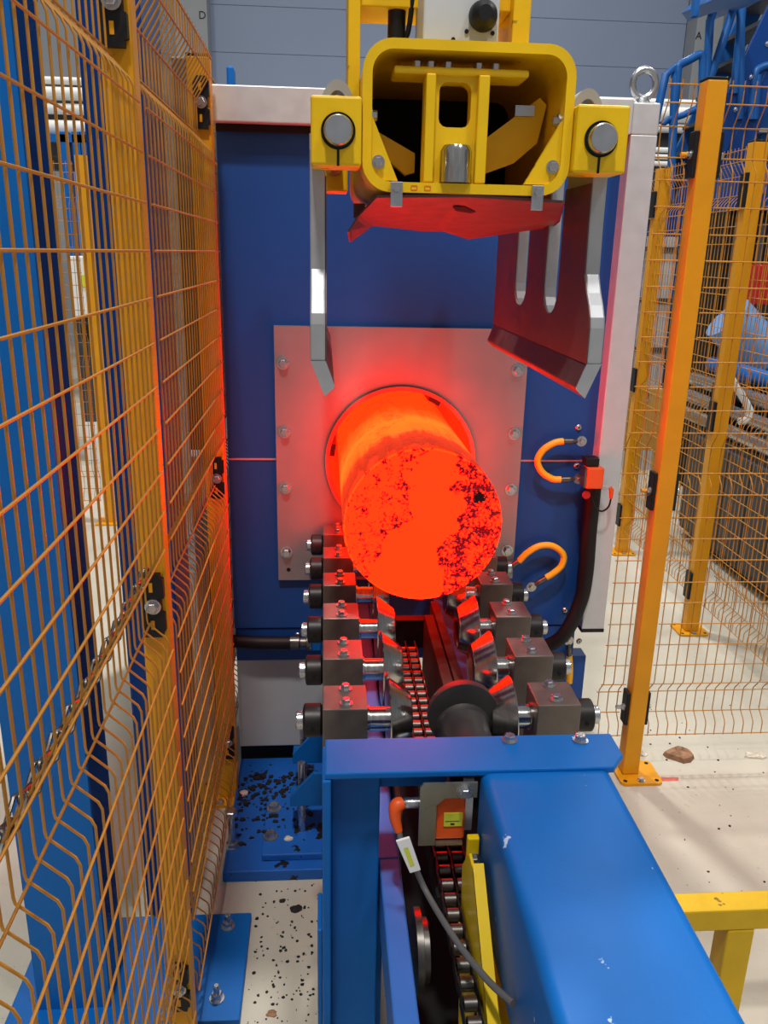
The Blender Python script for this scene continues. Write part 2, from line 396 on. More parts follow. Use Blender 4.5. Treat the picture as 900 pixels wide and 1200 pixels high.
eb.lathe([(0.018, 0), (0.020, 0.004), (0.012, 0.016)], (0.79, 2.222, 1.915), 'z', 24)
eb.build('eye_bolt', M['zinc'], fur, smooth=True)
# mounting plate
ang, outer = rect_hole(-0.132, 0.548, 0.648, 1.363, CX, CZ)
mp_ = MB().frame(outer, circ(0.196), 'y', FY - 0.014, FY).build('mounting_plate', M['plate'], fur)
for px_, pz in ((-0.109, 1.266), (-0.108, 1.081), (-0.108, 0.923), (-0.108, 0.734), (0.521, 1.254), (0.524, 1.079), (0.525, 0.919), (0.527, 0.736)):
    bolt(mp_, (px_, FY - 0.014, pz), FRONT, 1.35)
for px_, pz in ((-0.103, 0.68), (0.52, 0.675)):
    MB().cyl((px_, FY - 0.0145, pz), (px_, FY - 0.006, pz), 0.006, n=16).build('threaded_hole', M['dark'], mp_)
rg = MB().frame([(CX + 0.207 * math.cos(a), CZ + 0.207 * math.sin(a)) for a in ang], [(CX + 0.196 * math.cos(a), CZ + 0.196 * math.sin(a)) for a in ang], 'y', FY - 0.03, FY - 0.012)
rg.build('port_ring', M['refractory'], fur, smooth=True)
MB().lathe([(0.196, FY - 0.025), (0.196, FY + 0.5)], (CX, 0, CZ), 'y', 64, caps=False).build('port_lining', M['lining'], fur, smooth=True)
MB().lathe([(0.196, FY + 0.5), (0.196, FY + 0.53)], (CX, 0, CZ), 'y', 64).build('port_end', M['lining'], fur)
for a in (62, 171, 302, 236):
    a = math.radians(a); c_, s_ = math.cos(a), math.sin(a)
    t_ = MB(); w = 0.017; r0, r1 = 0.182, 0.197
    P = [(CX + r0 * c_ - w * s_, CZ + r0 * s_ + w * c_), (CX + r0 * c_ + w * s_, CZ + r0 * s_ - w * c_), (CX + r1 * c_ + w * s_, CZ + r1 * s_ - w * c_), (CX + r1 * c_ - w * s_, CZ + r1 * s_ + w * c_)]
    t_.prism(P, 'y', FY - 0.02, FY + 0.45); t_.build('skid_rail', M['darksteel'], fur)
# screws on the blue door
for p in ((678, 501), (676, 546), (662, 715), (679, 752), (349, 745), (356, 740)):
    q = at_y(*p, FY); q2 = MB().lathe([(0.009, 0), (0.009, 0.002), (0.006, 0.005)], (0, 0, 0), 'z', 20)
    o = q2.build('panel_screw', M['zinc'], local=True); o.location = (q[0], FY + (0.004 if p[1] > 735 else 0), q[2]); o.rotation_euler = FRONT; attach(o, fur)
    o2 = MB().lathe([(0.0028, 0), (0.0028, 0.0054)], (0, 0, 0), 'z', 6).build('hex_socket', M['dark'], o, local=True)
MB().box(-0.06, -0.012, FY - 0.012, FY + 0.006, 0.42, 0.478).build('hose_flange', M['blue'], fur, bevel=0.003)
# hoses and earth straps
h = smooth_pts([(-0.28, 2.215, 0.462), (-0.20, 2.205, 0.461), (-0.13, 2.205, 0.459), (-0.10, 2.205, 0.459)])
hs = MB().tube(h, 0.019, 14).build('coolant_hose', M['rubber'], smooth=True); tag(hs, 'black rubber hose low on the furnace beside the left fence', 'hose')
MB().lathe([(0.021, -0.10), (0.021, -0.075), (0.016, -0.072), (0.016, -0.055), (0.024, -0.053), (0.024, -0.04)], (0, 2.205, 0.459), 'x', 18).build('hose_fitting', M['steel'], hs, smooth=True)
h = smooth_pts([at_y(697, 560, 2.19), at_y(691, 620, 2.19), at_y(687, 670, 2.185), at_y(680, 705, 2.18), at_y(662, 742, 2.17), at_y(640, 757, 2.19), at_y(610, 762, 2.21)])
tag(MB().tube(h, 0.021, 16).build('coolant_hose', M['rubber'], smooth=True), 'thick black hose running down beside the furnace aluminium profile', 'hose')
MB().box(0.745, 0.757, 2.21, FY, 0.52, 0.98).build('edge_seal', M['rubber'], fur)
def earth_strap(pts, ends, label):
    t = thing('earth_strap', label, 'cable', tuple(np.array(pts[len(pts) // 2])))
    P = smooth_pts(pts, 8); MB().tube(P, 0.0095, 14).build('cable', M['earth'], t, smooth=True)
    for (a, b) in ends:
        a, b = np.array(a), np.array(b); d = (b - a) / np.linalg.norm(b - a)
        g = MB(); g.cyl(a, a + d * 0.03, 0.0085, 0.0085, 14); g.cyl(a + d * 0.03, a + d * 0.045, 0.0085, 0.005, 14)
        g.build('crimp_sleeve', M['steel'], t, smooth=True)
        e = a + d * 0.056
        lug = MB().lathe([(0.0145, -0.003), (0.0145, 0.003)], (e[0], e[1], e[2]), 'y', 20).build('lug', M['zinc'], t, smooth=True)
        bolt(lug, (e[0], e[1] - 0.003, e[2]), FRONT, 0.85)
A = lambda x, y, Y=2.205: at_y(x, y, Y)
earth_strap([A(660, 517), A(650, 519), A(637, 527), A(630, 540), A(635, 553), A(647, 561), A(657, 562)], [(A(658, 517), A(682, 517)), (A(655, 562), A(680, 561))], 'yellow earth cable looped between two lugs on the blue furnace door')
earth_strap([A(608, 658), A(618, 648), A(632, 640), A(648, 640), A(660, 650), A(658, 663), A(648, 672), A(640, 677)], [(A(610, 656), A(592, 668)), (A(642, 676), A(615, 692))], 'yellow-green earth cable arching beside the lower right of the port plate')
earth_strap([A(667, 800), A(668, 785), A(667, 768)], [(A(667, 770), A(666, 745))], 'short green-yellow earth cable at the furnace foot behind the roller blocks')
# photo-eye on the side profile
ps = thing('photoelectric_sensor', 'orange photoelectric sensor clipped to the furnace aluminium profile', 'sensor', at_y(698, 560, 2.15))
a, b = at_y(688, 548, 2.14), at_y(705, 572, 2.14)
MB().box(a[0], b[0], 2.13, 2.175, b[2], a[2]).build('housing', M['sensor'], ps, bevel=0.003)
MB().box(a[0] - 0.006, a[0] - 0.0005, 2.135, 2.175, b[2] + 0.002, a[2] - 0.002).build('lens_window', M['steel'], ps)
MB().box(a[0] - 0.002, a[0] + 0.035, 2.145, 2.185, a[2] + 0.002, a[2] + 0.024).build('mounting_bracket', M['black'], ps, bevel=0.002)
MB().lathe([(0.011, 0), (0.011, 0.006)], (a[0] + 0.006, 2.14, b[2] - 0.02), 'y', 18).build('indicator_lens', M['red'], ps)
c0 = at_y(705, 571, 2.15); MB().cyl(c0, c0 + np.array([0.014, 0, -0.002]), 0.006, n=14).build('connector_nut', M['zinc'], ps)
c1 = at_y(716, 575, 2.15); MB().tube([c1 + np.array([-0.004, 0, 0.008]), c1 + np.array([0.001, 0, 0.002]), c1 + np.array([0.002, 0, -0.022])], [0.006, 0.007, 0.005], 12).build('connector_boot', M['sensor'], ps, smooth=True)
MB().tube(smooth_pts([at_y(716, 584, 2.15), at_y(713, 594, 2.15), at_y(705, 599, 2.15), at_y(697, 594, 2.15), at_y(692, 580, 2.15), at_y(688, 573, 2.155)]), 0.0028, 8).build('sensor_cable', M['black'], ps, smooth=True)

# ------------------------------------------------------------------ billet
BX, BZ, BY = 0.214, 0.984, 1.70
bl = MB().lathe([(0.0, 0), (0.168, 0.0), (0.1725, 0.0025), (0.1745, 0.008), (0.1748, 0.05), (0.1738, 0.4), (0.1738, 0.93)], (BX, BY, BZ), 'y', 96).build('glowing_billet', M['billet'], origin=(BX, BY, BZ), smooth=True)
tag(bl, 'red-hot glowing steel billet sliding out of the furnace port', 'billet')

# ------------------------------------------------------------------ roller conveyor
con = thing('roller_conveyor', 'steel roller conveyor with paired conical rollers under the glowing billet', 'conveyor', (0.216, 1.6, 0))
MB().box(0.0, 0.122, 1.125, 2.22, 0.50, 0.60).build('side_beam', M['beam_blue'], con, bevel=0.003)
MB().box(0.088, 0.122, 0.35, 1.125, 0.50, 0.60).build('beam_extension', M['beam_blue'], con, bevel=0.003)
MB().box(0.312, 0.436, 1.13, 2.22, 0.50, 0.60).build('side_beam', M['beam_blue'], con, bevel=0.003)
for sx_ in (0.02, 0.34):
    for yy in (1.16, 2.0): MB().box(sx_, sx_ + 0.08, yy, yy + 0.1, 0.0, 0.5).build('support_leg', M['blue'], con, bevel=0.003)
MB().box(0.122, 0.284, 1.96, 1.99, 0.56, 0.64).build('cross_member', M['darksteel'], con)
MB().box(0.122, 0.312, 0.4, 2.2, 0.30, 0.31).build('drip_tray', M['dark'], con)
MB().box(0.285, 0.306, 1.2, 2.05, 0.50, 0.655).build('guide_bar', M['rust'], con, bevel=0.002)
MB().box(0.256, 0.280, 1.25, 1.95, 0.50, 0.66).build('guide_bar', M['rust'], con, bevel=0.002)
MB().box(0.124, 0.134, 1.2, 2.05, 0.50, 0.63).build('guide_bar', M['rust'], con, bevel=0.002)
def tmp(mb, name, mat, **kw):
    o = mb.build(name, mat, local=True, **kw); me = o.data; bpy.data.objects.remove(o); return me
def bev(mb, w):                        # a bevelled mesh that copies can share
    o = mb.build('x', M['block'], local=True, bevel=w)
    me = bpy.data.meshes.new_from_object(o.evaluated_get(bpy.context.evaluated_depsgraph_get())); bpy.data.objects.remove(o); return me
BLK = bev(MB().box(-0.038, 0.038, -0.041, 0.041, 0, 0.22), 0.0018); BLK.name = 'bearing_block'
ROLL = tmp(MB().lathe([(0.022, -0.001), (0.0700, 0), (0.0715, 0.002), (0.046, 0.038), (0.043, 0.040), (0.020, 0.040)], (0, 0, 0), 'x', 40), 'conical_roller', M['chrome'], smooth=True)
SHAFT = tmp(MB().lathe([(0.0245, -0.038), (0.0245, -0.033), (0.0215, -0.032), (0.0215, 0.004)], (0, 0, 0), 'x', 28), 'roller_shaft', M['chrome'], smooth=True)
COLL = tmp(MB().lathe([(0.020, -0.034), (0.027, -0.032), (0.029, -0.030), (0.029, -0.004), (0.025, 0.0)], (0, 0, 0), 'x', 28), 'lock_collar', M['darksteel'], smooth=True)
CAP = tmp(MB().lathe([(0.013, -0.046), (0.016, -0.044), (0.016, -0.034)], (0, 0, 0), 'x', 24), 'shaft_end', M['zinc'], smooth=True)
HOLE = tmp(MB().lathe([(0.004, 0), (0.004, 0.0012)], (0, 0, 0), 'z', 10), 'set_screw', M['dark'])
for kk in range(6):
    yc = 1.2645 + 0.18 * kk
    for side in (0, 1):
        fx = 0.034 if side == 0 else 0.4
        rot = (0, 0, 0 if side == 0 else PI)
        b_ = inst('bearing_block', BLK, con, (fx, yc, 0.60), rot)
        for dy in (-0.022, 0.027): bolt(b_, (fx + (0.002 if side == 0 else -0.002), yc + dy, 0.82), (0, 0, random.uniform(0, 1)), 0.92)
        sg = 1 if side == 0 else -1
        cl = inst('lock_collar', COLL, b_, (fx - sg * 0.038, yc, 0.776), rot)
        inst('shaft_end', CAP, b_, (fx - sg * 0.038, yc, 0.776), rot)
        inst('set_screw', HOLE, b_, (fx - sg * 0.055, yc - 0.0289, 0.776), (PI / 2, 0, 0))
        r_ = inst('conical_roller', ROLL, con, (0.109 if side == 0 else 0.325, yc, 0.776), rot)
        inst('roller_shaft', SHAFT, r_, (0.109 if side == 0 else 0.325, yc, 0.776), rot)
# duplex chain between the beams
chn = thing('conveyor_chain', 'duplex roller chain running between the conveyor side beams', 'chain', (0.21, 1.3, 0.5))
CR = tmp(MB().lathe([(0.0085, -0.0095), (0.0098, -0.0085), (0.0098, 0.0085), (0.0085, 0.0095)], (0, 0, 0), 'x', 14), 'chain_roller', M['steel'], smooth=True)
lp = MB()
for q in range(35):
    yy = 0.80 + 0.0305 * q
    cols = (0.189, 0.2135) if yy > 1.03 else (0.189,)
    for cx_ in cols: inst('chain_roller', CR, chn, (cx_, yy, 0.615))
    for xx in ((0.1775, 0.2013, 0.2250) if yy > 1.03 else (0.1775, 0.2003)):
        o_ = 0.0008 if q % 2 else -0.0008
        lp.prism([(yy - 0.006, 0.606), (yy + 0.0365, 0.606), (yy + 0.0365, 0.624), (yy - 0.006, 0.624)], 'x', xx + o_ - 0.0008, xx + o_ + 0.0008)
lp.build('link_plates', M['darksteel'], chn)['kind'] = 'stuff'
MB().box(0.172, 0.230, 1.03, 1.84, 0.57, 0.604).build('chain_track', M['dark'], chn)
# sprocket flange under the bridge
sp = thing('chain_sprocket', 'dark steel sprocket disc behind the cable under the blue bridge', 'sprocket', (0.145, 0.98, 0.55))
MB().lathe([(0.06, -0.006), (0.06, 0.004), (0.045, 0.006), (0.045, 0.014)], (0.140, 0.99, 0.545), 'x', 40).build('disc', M['steel'], sp, smooth=True)
# stop cylinder with flanged head
st = thing('stop_cylinder', 'blackened steel stop cylinder with a wide flanged head', 'stop cylinder', (0.236, 1.19, 0.6))
pc = (0.236, 0, 0.797)
MB().lathe([(0.050, 1.232), (0.0605, 1.234), (0.0605, 1.250), (0.058, 1.254), (0.03, 1.255)], pc, 'y', 56).build('flange_head', M['pusher'], st, smooth=True)
MB().lathe([(0.043, 1.072), (0.043, 1.220), (0.046, 1.228), (0.050, 1.236)], (0.236, 0, 0.7745), 'y', 48).build('cylinder_body', M['pusher'], st, smooth=True)
MB().box(0.262, 0.300, 1.13, 1.17, 0.60, 0.75).build('mounting_foot', M['pusher'], st)

# ------------------------------------------------------------------ blue bridge frame in front
br = thing('conveyor_bridge', 'bright blue welded bridge frame across the front of the conveyor', 'machine frame', (0.2, 1.05, 0))
tp = MB().prism([(0.0, 1.031), (0.428, 1.031), (0.452, 1.062), (0.452, 1.121), (0.0, 1.121)], 'z', 0.819, 0.830).build('top_plate', M['blue'], br, bevel=0.0025)
for p in ((597, 868), (680, 868)):
    q = at_z(*p, 0.83); bolt(tp, (q[0], q[1], 0.830), (0, 0, 0.3), 1.0)
MB().box(0.0, 0.188, 1.088, 1.119, 0.765, 0.819).build('cross_web', M['blue'], br)
lg = MB().box(-0.004, 0.009, 1.028, 1.118, 0.0, 0.819); lg.box(0.009, 0.084, 1.075, 1.086, 0.0, 0.819)
lg.build('leg', M['blue'], br, bevel=0.0025)
MB().box(-0.012, -0.0045, 1.03, 1.11, 0.0, 0.55).build('side_stiffener', M['blue'], br, bevel=0.0025)
bm_ = rrect(0.229, 0.424, 0.625, 0.824, 0.016, 5)
MB().prism(bm_, 'y', -0.3, 1.036).build('box_beam', M['blue_chip'], br, smooth=True)
MB().box(0.26, 0.40, -0.28, -0.14, 0.0, 0.625).build('rear_leg', M['blue'], br, bevel=0.003)
MB().box(0.33, 0.43, 1.04, 1.11, 0.0, 0.50).build('right_leg', M['blue'], br, bevel=0.003)
# yellow bracket beneath
yb = thing('yellow_bracket', 'yellow folded bracket arm with slot below the orange sensor', 'bracket', (0.21, 0.9, 0.3))
MB().prism([(1.013, 0.678), (0.97, 0.735), (0.93, 0.735), (0.70, 0.545), (0.76, 0.40), (0.97, 0.413)], 'x', 0.2045, 0.2085).build('bracket_plate', M['bracket_y'], yb)
MB().prism([(0.94, 0.743), (0.70, 0.549), (0.70, 0.545), (0.94, 0.735)], 'x', 0.2045, 0.2200).build('bracket_flange', M['bracket_y'], yb)
MB().prism([(0.86, 0.575), (0.80, 0.53), (0.72, 0.47), (0.76, 0.45), (0.83, 0.50), (0.87, 0.55)], 'x', 0.2040, 0.2046).build('bracket_slot', M['dark'], yb)
MB().box(0.2085, 0.30, 0.72, 1.04, 0.545, 0.553).build('base_flange', M['bracket_y'], yb, bevel=0.002)
MB().box(0.2085, 0.226, 1.0, 1.012, 0.60, 0.735).build('end_tab', M['bracket_y'], yb, bevel=0.002)
bolt(yb, (0.225, 0.90, 0.553), (0, 0, 0.2), 1.2)
bolt(yb, (0.219, 1.0, 0.70), FRONT, 0.8)
# orange inductive sensor with its stainless cage
se = thing('proximity_sensor', 'orange box sensor in a stainless bracket under the blue top plate', 'sensor', (0.17, 1.0, 0.72))
MB().box(0.163, 0.208, 1.003, 1.04, 0.738, 0.812).build('housing', M['sensor'], se, bevel=0.003)
MB().box(0.176, 0.204, 1.0015, 1.003, 0.762, 0.785).build('sticker', M['tagyellow'], se)
MB().box(0.178, 0.2, 1.001, 1.0016, 0.771, 0.7715).build('sticker_print', M['dark'], se)
MB().box(0.186, 0.192, 1.001, 1.0016, 0.765, 0.7675).build('sticker_print', M['dark'], se)
bk = MB().prism([(0.138, 0.735), (0.163, 0.735), (0.163, 0.805), (0.175, 0.817), (0.222, 0.817), (0.222, 0.842), (0.143, 0.842), (0.138, 0.836)], 'y', 0.994, 0.998)
bk.build('bracket', M['stainless'], se)
MB().box(0.165, 0.205, 0.998, 1.04, 0.731, 0.735).build('bracket_shelf', M['stainless'], se)
MB().box(0.206, 0.222, 1.02, 1.024, 0.74, 0.83).build('bracket_back', M['greypanel'], se)
bolt(se, (0.203, 0.994, 0.829), FRONT, 0.95)
MB().lathe([(0.006, 0.115), (0.008, 0.118), (0.008, 0.134), (0.006, 0.163)], (0, 1.015, 0.795), 'x', 14).build('connector_nut', M['zinc'], se, smooth=True)
MB().tube(smooth_pts([(0.116, 1.013, 0.797), (0.105, 1.01, 0.793), (0.104, 1.005, 0.775), (0.109, 1.0, 0.757)], 5), [0.009, 0.0095, 0.0105, 0.011, 0.011, 0.011, 0.0105, 0.010, 0.0095, 0.009, 0.0085, 0.008, 0.0075, 0.007, 0.0065, 0.006], 14).build('connector_boot', M['sensor'], se, smooth=True)
se.location.y += 0.025; se.location.z -= 0.025
cab = thing('sensor_cable', 'grey cable with a white tag hanging below the blue bridge', 'cable', (0.15, 0.97, 0.6))
cp = smooth_pts([(0.109, 1.025, 0.733), (0.113, 1.015, 0.72), at_y(481, 1003, 0.990), at_z(500, 1046, 0.665), at_z(533, 1100, 0.672), at_z(570, 1147, 0.682), at_x(601, 1176, 0.2245)], 8)
MB().tube(cp, 0.0045, 10).build('cable_jacket', M['cable_g'], cab, smooth=True)
a0, a1 = at_y(472, 984, 0.975), at_y(486, 1022, 0.968)
dv = (a1 - a0); nx = np.array([0.0095, 0, 0.003])
tg = MB().add([a0 - nx, a0 + nx, a1 + nx * 0.9, a1 - nx * 0.7] + [p + np.array([0, 0.004, 0]) for p in (a0 - nx, a0 + nx, a1 + nx * 0.9, a1 - nx * 0.7)], [(0, 1, 2, 3), (7, 6, 5, 4), (0, 4, 5, 1), (1, 5, 6, 2), (2, 6, 7, 3), (3, 7, 4, 0)])
tgo = tg.build('cable_tag', M['tagwhite'], cab, bevel=0.0008)
q0, q1 = a0 + dv * 0.25, a0 + dv * 0.8
MB().add([q0 - nx * 0.3, q0 + nx * 0.3, q1 + nx * 0.3, q1 - nx * 0.3], [(0, 1, 2, 3)]).add([p + np.array([0, -0.0006, 0]) for p in (q0 - nx * 0.3, q0 + nx * 0.3, q1 + nx * 0.3, q1 - nx * 0.3)], [(0, 1, 2, 3)]).build('tag_sticker', M['tagyellow'], tgo)

# ------------------------------------------------------------------ base plates on the floor
b1 = thing('base_plate', 'thick blue base plate strewn with scale at the furnace foot', 'base plate', (-0.13, 1.98, 0))
MB().box(-0.262, -0.006, 1.765, 2.265, 0.0, 0.032).build('plate', M['dirty_blue'], b1, bevel=0.003)
MB().box(-0.165, -0.006, 1.80, 2.06, 0.032, 0.052).build('upper_pad', M['dirty_blue'], b1, bevel=0.003)
for p in ((317, 980), (321, 947)): 
    q = at_z(*p, 0.055); inst('anchor_bolt', BOLT, b1, (q[0], q[1], 0.052), (0, 0, 0.4), 1.6)
b2 = thing('base_plate', 'blue bolted base plate at the foot of the left fence', 'base plate', (-0.35, 1.5, 0))
MB().box(-0.66, -0.178, 1.345, 1.64, 0.0, 0.02).build('plate', M['blue'], b2, bevel=0.003)
for p in ((267, 1082), (254, 1166)):
    q = at_z(*p, 0.03); inst('anchor_nut', ANCHOR, b2, (q[0], q[1], 0.02), (0, 0, 0.3), 0.8)
# levelling brackets between base plate and conveyor beam
for i, (yy, dz, nm) in enumerate(((1.86, -0.092, 'blue gusset bracket with levelling bolt nearest the camera beside the conveyor'), (2.06, -0.097, 'blue gusset bracket with levelling bolt close to the furnace plinth'))):
    t = thing('levelling_bracket', nm, 'bracket', (-0.05, yy, 0.05), group='levelling brackets beside the conveyor')
    MB().prism([(-0.092, 0.245 + dz), (-0.001, 0.245 + dz), (-0.001, 0.345 + dz), (-0.03, 0.345 + dz), (-0.092, 0.275 + dz)], 'y', yy, yy + 0.012).build('gusset', M['blue'], t, bevel=0.002)
    MB().box(-0.092, -0.001, yy + 0.012, yy + 0.075, 0.245 + dz, 0.257 + dz).build('shelf', M['blue'], t, bevel=0.002)
    MB().cyl((-0.062, yy + 0.035, 0.052 if i == 0 else 0.032), (-0.062, yy + 0.035, 0.355 + dz), 0.010, n=16).build('levelling_bolt', M['zinc'], t, smooth=True)
    MB().lathe([(0.019, 0.0), (0.019, 0.016), (0.016, 0.018)], (-0.062, yy + 0.035, 0.257 + dz), 'z', 6).build('lock_nut', M['zinc'], t)
t = thing('stud_bolt', 'tall zinc stud with nuts standing on the blue plate beside the fence', 'bolt', (-0.25, 1.86, 0.03))
q = at_z(272, 992, 0.032)
MB().cyl((q[0], q[1], 0.032), (q[0], q[1], 0.13), 0.009, n=16).build('stud', M['zinc'], t, smooth=True)
MB().lathe([(0.017, 0.0), (0.017, 0.014), (0.014, 0.016)], (q[0], q[1], 0.13), 'z', 6).build('head', M['zinc'], t)
MB().lathe([(0.019, 0.0), (0.019, 0.003), (0.016, 0.003), (0.016, 0.013)], (q[0], q[1], 0.032), 'z', 6).build('nut', M['zinc'], t)

# ------------------------------------------------------------------ mesh fences
ZW = [1.959, 1.918, 1.868, 1.796, 1.74, 1.677, 1.611, 1.546, 1.48, 1.415, 1.35, 1.285, 1.218, 1.153, 1.09, 1.041, 0.967, 0.912, 0.844, 0.78, 0.714, 0.645, 0.58, 0.512, 0.444, 0.376, 0.31, 0.269, 0.198, 0.134]
D = 0.032
PROF = [(1.972, 0), (1.926, 0), (1.917, 0.003), (1.876, D - 0.002), (1.868, D), (1.803, D), (1.796, D - 0.001), (1.767, 0.004), (1.757, 0),
        (1.098, 0), (1.089, 0.003), (1.048, D - 0.002), (1.040, D), (0.973, D), (0.966, D - 0.001), (0.940, 0.004), (0.930, 0),
        (0.319, 0), (0.310, 0.003), (0.276, D - 0.002), (0.268, D), (0.205, D), (0.198, D - 0.001), (0.174, 0.004), (0.165, 0), (0.128, 0)]
def fold(z):
    for (z0, d0), (z1, d1) in zip(PROF, PROF[1:]):
        if z1 <= z <= z0: return d0 + (d1 - d0) * (z0 - z) / (z0 - z1)
    return 0.0
def mesh_panel(label, origin, rotz, width, step=0.0305, r=0.00162, sides=6):
    t = thing('mesh_fence', label, 'mesh fence', origin, rotz, 'wire mesh fence panels')
    VW = tmp(MB().tube([(0, d, z) for z, d in PROF], r, sides), 'vertical_wire', M['wire'], smooth=True)
    HW = tmp(MB().tube([(0, 0, 0), (width, 0, 0)], r * 1.08, sides), 'horizontal_wire', M['wire'], smooth=True)
    n = int(width / step)
    for i in range(n + 1): inst('vertical_wire', VW, t, (i * step + (width - n * step) / 2, 0.0045, 0), local=True)
    for z in ZW: inst('horizontal_wire', HW, t, (0, fold(z), z), local=True)
    return t
def clamp_mesh():
    b = MB().prism([(-0.018, -0.055), (0.013, -0.055), (0.013, -0.046), (0.018, -0.044), (0.018, -0.014), (0.013, -0.012), (0.013, 0.012), (0.018, 0.014), (0.018, 0.046), (0.013, 0.048), (0.013, 0.055), (-0.010, 0.055), (-0.018, 0.045)], 'y', -0.012, 0.0)
    return tmp(b, 'panel_clamp', M['black'])
CL = clamp_mesh()
def clamp(post, loc, rotz, mirror=False):
    c_ = inst('panel_clamp', CL, post, loc, (0, 0, rotz), (-1 if mirror else 1, 1, 1))
    R_ = Matrix.Rotation(rotz, 3, 'Z'); q = Vector(loc) + R_ @ Vector((0, -0.012, 0))
    bolt(c_, q, Euler((PI / 2, 0, rotz)), 1.05)
    for dz in (-0.033, 0.033):
        q = Vector(loc) + R_ @ Vector((-0.002, -0.0122, dz))
        MB().box(q.x - 0.003, q.x + 0.003, q.y - 0.0008, q.y + 0.0008, q.z - 0.008, q.z + 0.008).build('clamp_slot', M['fence'], c_)
def fence_post(label, x, y, sx_=0.05, sy_=0.05, h=1.965, clamps=(), foot=True, holes=True, footc=(0, 0)):
    t = thing('fence_post', label, 'fence post', (x, y, 0), group='yellow fence posts')
    MB().box(x - sx_ / 2, x + sx_ / 2, y - sy_ / 2, y + sy_ / 2, 0.009, h).build('upright', M['fence'], t, bevel=0.004)
    MB().box(x - sx_ / 2 - 0.0005, x + sx_ / 2 + 0.0005, y - sy_ / 2 - 0.0005, y + sy_ / 2 + 0.0005, h - 0.0005, h + 0.006).build('cap', M['black'], t, bevel=0.002)
    if foot:
        fx_, fy_ = x + footc[0], y + footc[1]
        fp = MB().prism(rrect(fx_ - 0.066, fx_ + 0.066, fy_ - 0.06, fy_ + 0.06, 0.016, 4), 'z', 0.0, 0.009).build('foot_plate', M['fence'], t)
        for dx_, dy_ in ((-0.05, -0.045), (0.05, -0.045), (0.05, 0.045), (-0.05, 0.045)):
            MB().lathe([(0.0065, 0.0088), (0.0065, 0.0097)], (fx_ + dx_, fy_ + dy_, 0), 'z', 14).build('foot_hole', M['dark'], fp)
        bolt(fp, (fx_ - 0.0, fy_ - 0.046, 0.009), (0, 0, 0.2), 0.95)
    for c_ in clamps: clamp(t, *c_)
    return t
FX = -0.252
P1Y, P2Y = 1.29, 2.125
lp1 = fence_post('yellow fence post between the two left mesh panels', FX - 0.027, P1Y, 0.044, 0.04, foot=True, clamps=((( FX - 0.026, P1Y - 0.02, 1.86), 0.0), ((FX - 0.026, P1Y - 0.02, 0.995), 0.0), ((FX - 0.026, P1Y - 0.02, 0.2), 0.0)))
lp2 = fence_post('yellow fence post standing against the left corner of the furnace', FX - 0.032, P2Y, 0.052, 0.04, footc=(-0.02, 0.0), clamps=(((FX - 0.026, P2Y - 0.02, 1.868), 0.0), ((FX - 0.026, P2Y - 0.02, 0.985), 0.0), ((FX - 0.026, P2Y - 0.02, 0.2), 0.0)))
mesh_panel('nearest wire mesh panel filling the left edge of the view', (FX, 0.30, 0), PI / 2, P1Y - 0.022 - 0.30)
mesh_panel('wire mesh panel beside the furnace between the two left posts', (FX, P1Y + 0.025, 0), PI / 2, P2Y - P1Y - 0.05)
mesh_panel('short wire mesh panel left of the furnace behind the corner post', (FX - 0.03, P2Y + 0.03, 0), PI / 2, 0.5)
# chain hung along the near panel
ch = thing('link_chain', 'zinc link chain hanging behind the near left mesh panel', 'chain', (FX - 0.02, 0.85, 1.08))
LK = []
for rr_ in (0, 1):
    ring = []
    for i in range(16):
        a = 2 * PI * i / 16; u = math.cos(a) * 0.006 + (0.011 if math.cos(a) > 0 else -0.011); w = math.sin(a) * 0.006
        ring.append((0, u, w) if rr_ == 0 else (w, u, 0))
    LK.append(tmp(MB().tube(ring, 0.0023, 7, closed=True), 'chain_link', M['steel'], smooth=True))
for i in range(27):
    yy = 0.50 + i * 0.0265
    inst('chain_link', LK[i % 2], ch, (FX - 0.018, yy, 1.082 - 0.010 * math.sin((yy - 0.5) / 0.7 * PI)), (0.5 if i % 2 else -0.3, 0, 0.0))
# right fence facing the camera
rp = fence_post('front right yellow fence post with foot plate on the concrete', 0.953, 2.19, 0.052, 0.05, h=1.968, footc=(0.022, -0.012))
for zz in (1.90, 1.79, 0.92, 0.26, 0.16):
    MB().lathe([(0.0055, 0), (0.0055, 0.0012)], (0, 0, 0), 'y', 14).build('bolt_hole', M['dark'], rp, local=True).location = (0.955, 2.1640, zz)
    rp.children[-1].matrix_parent_inverse = Matrix.Translation((-0.953, -2.19, 0))
for zz in (1.80, 0.925, 0.235):
    for sgn in (-1, 1):
        xx = 0.953 + sgn * 0.026
        c_ = MB().box(min(xx, xx + sgn * 0.011), max(xx, xx + sgn * 0.011), 2.172, 2.212, zz - 0.055, zz + 0.055).build('panel_clamp', M['black'], rp, bevel=0.003)
        inst('bolt', BOLT, c_, (xx + sgn * 0.011, 2.19, zz), (0, sgn * PI / 2, 0), 0.9)
    MB().cyl((0.953 - 0.037, 2.19, zz + 0.0), (0.953 - 0.062, 2.19, zz), 0.006, n=10).build('clamp_stud', M['fence'] if zz > 0.5 else M['zinc'], rp)
mesh_panel('narrow wire mesh strip between the furnace profile and the right post', (0.838, 2.19, 0), 0, 0.078)
mesh_panel('right wire mesh panel facing the camera from post to frame edge', (0.992, 2.19, 0), 0, 1.0)
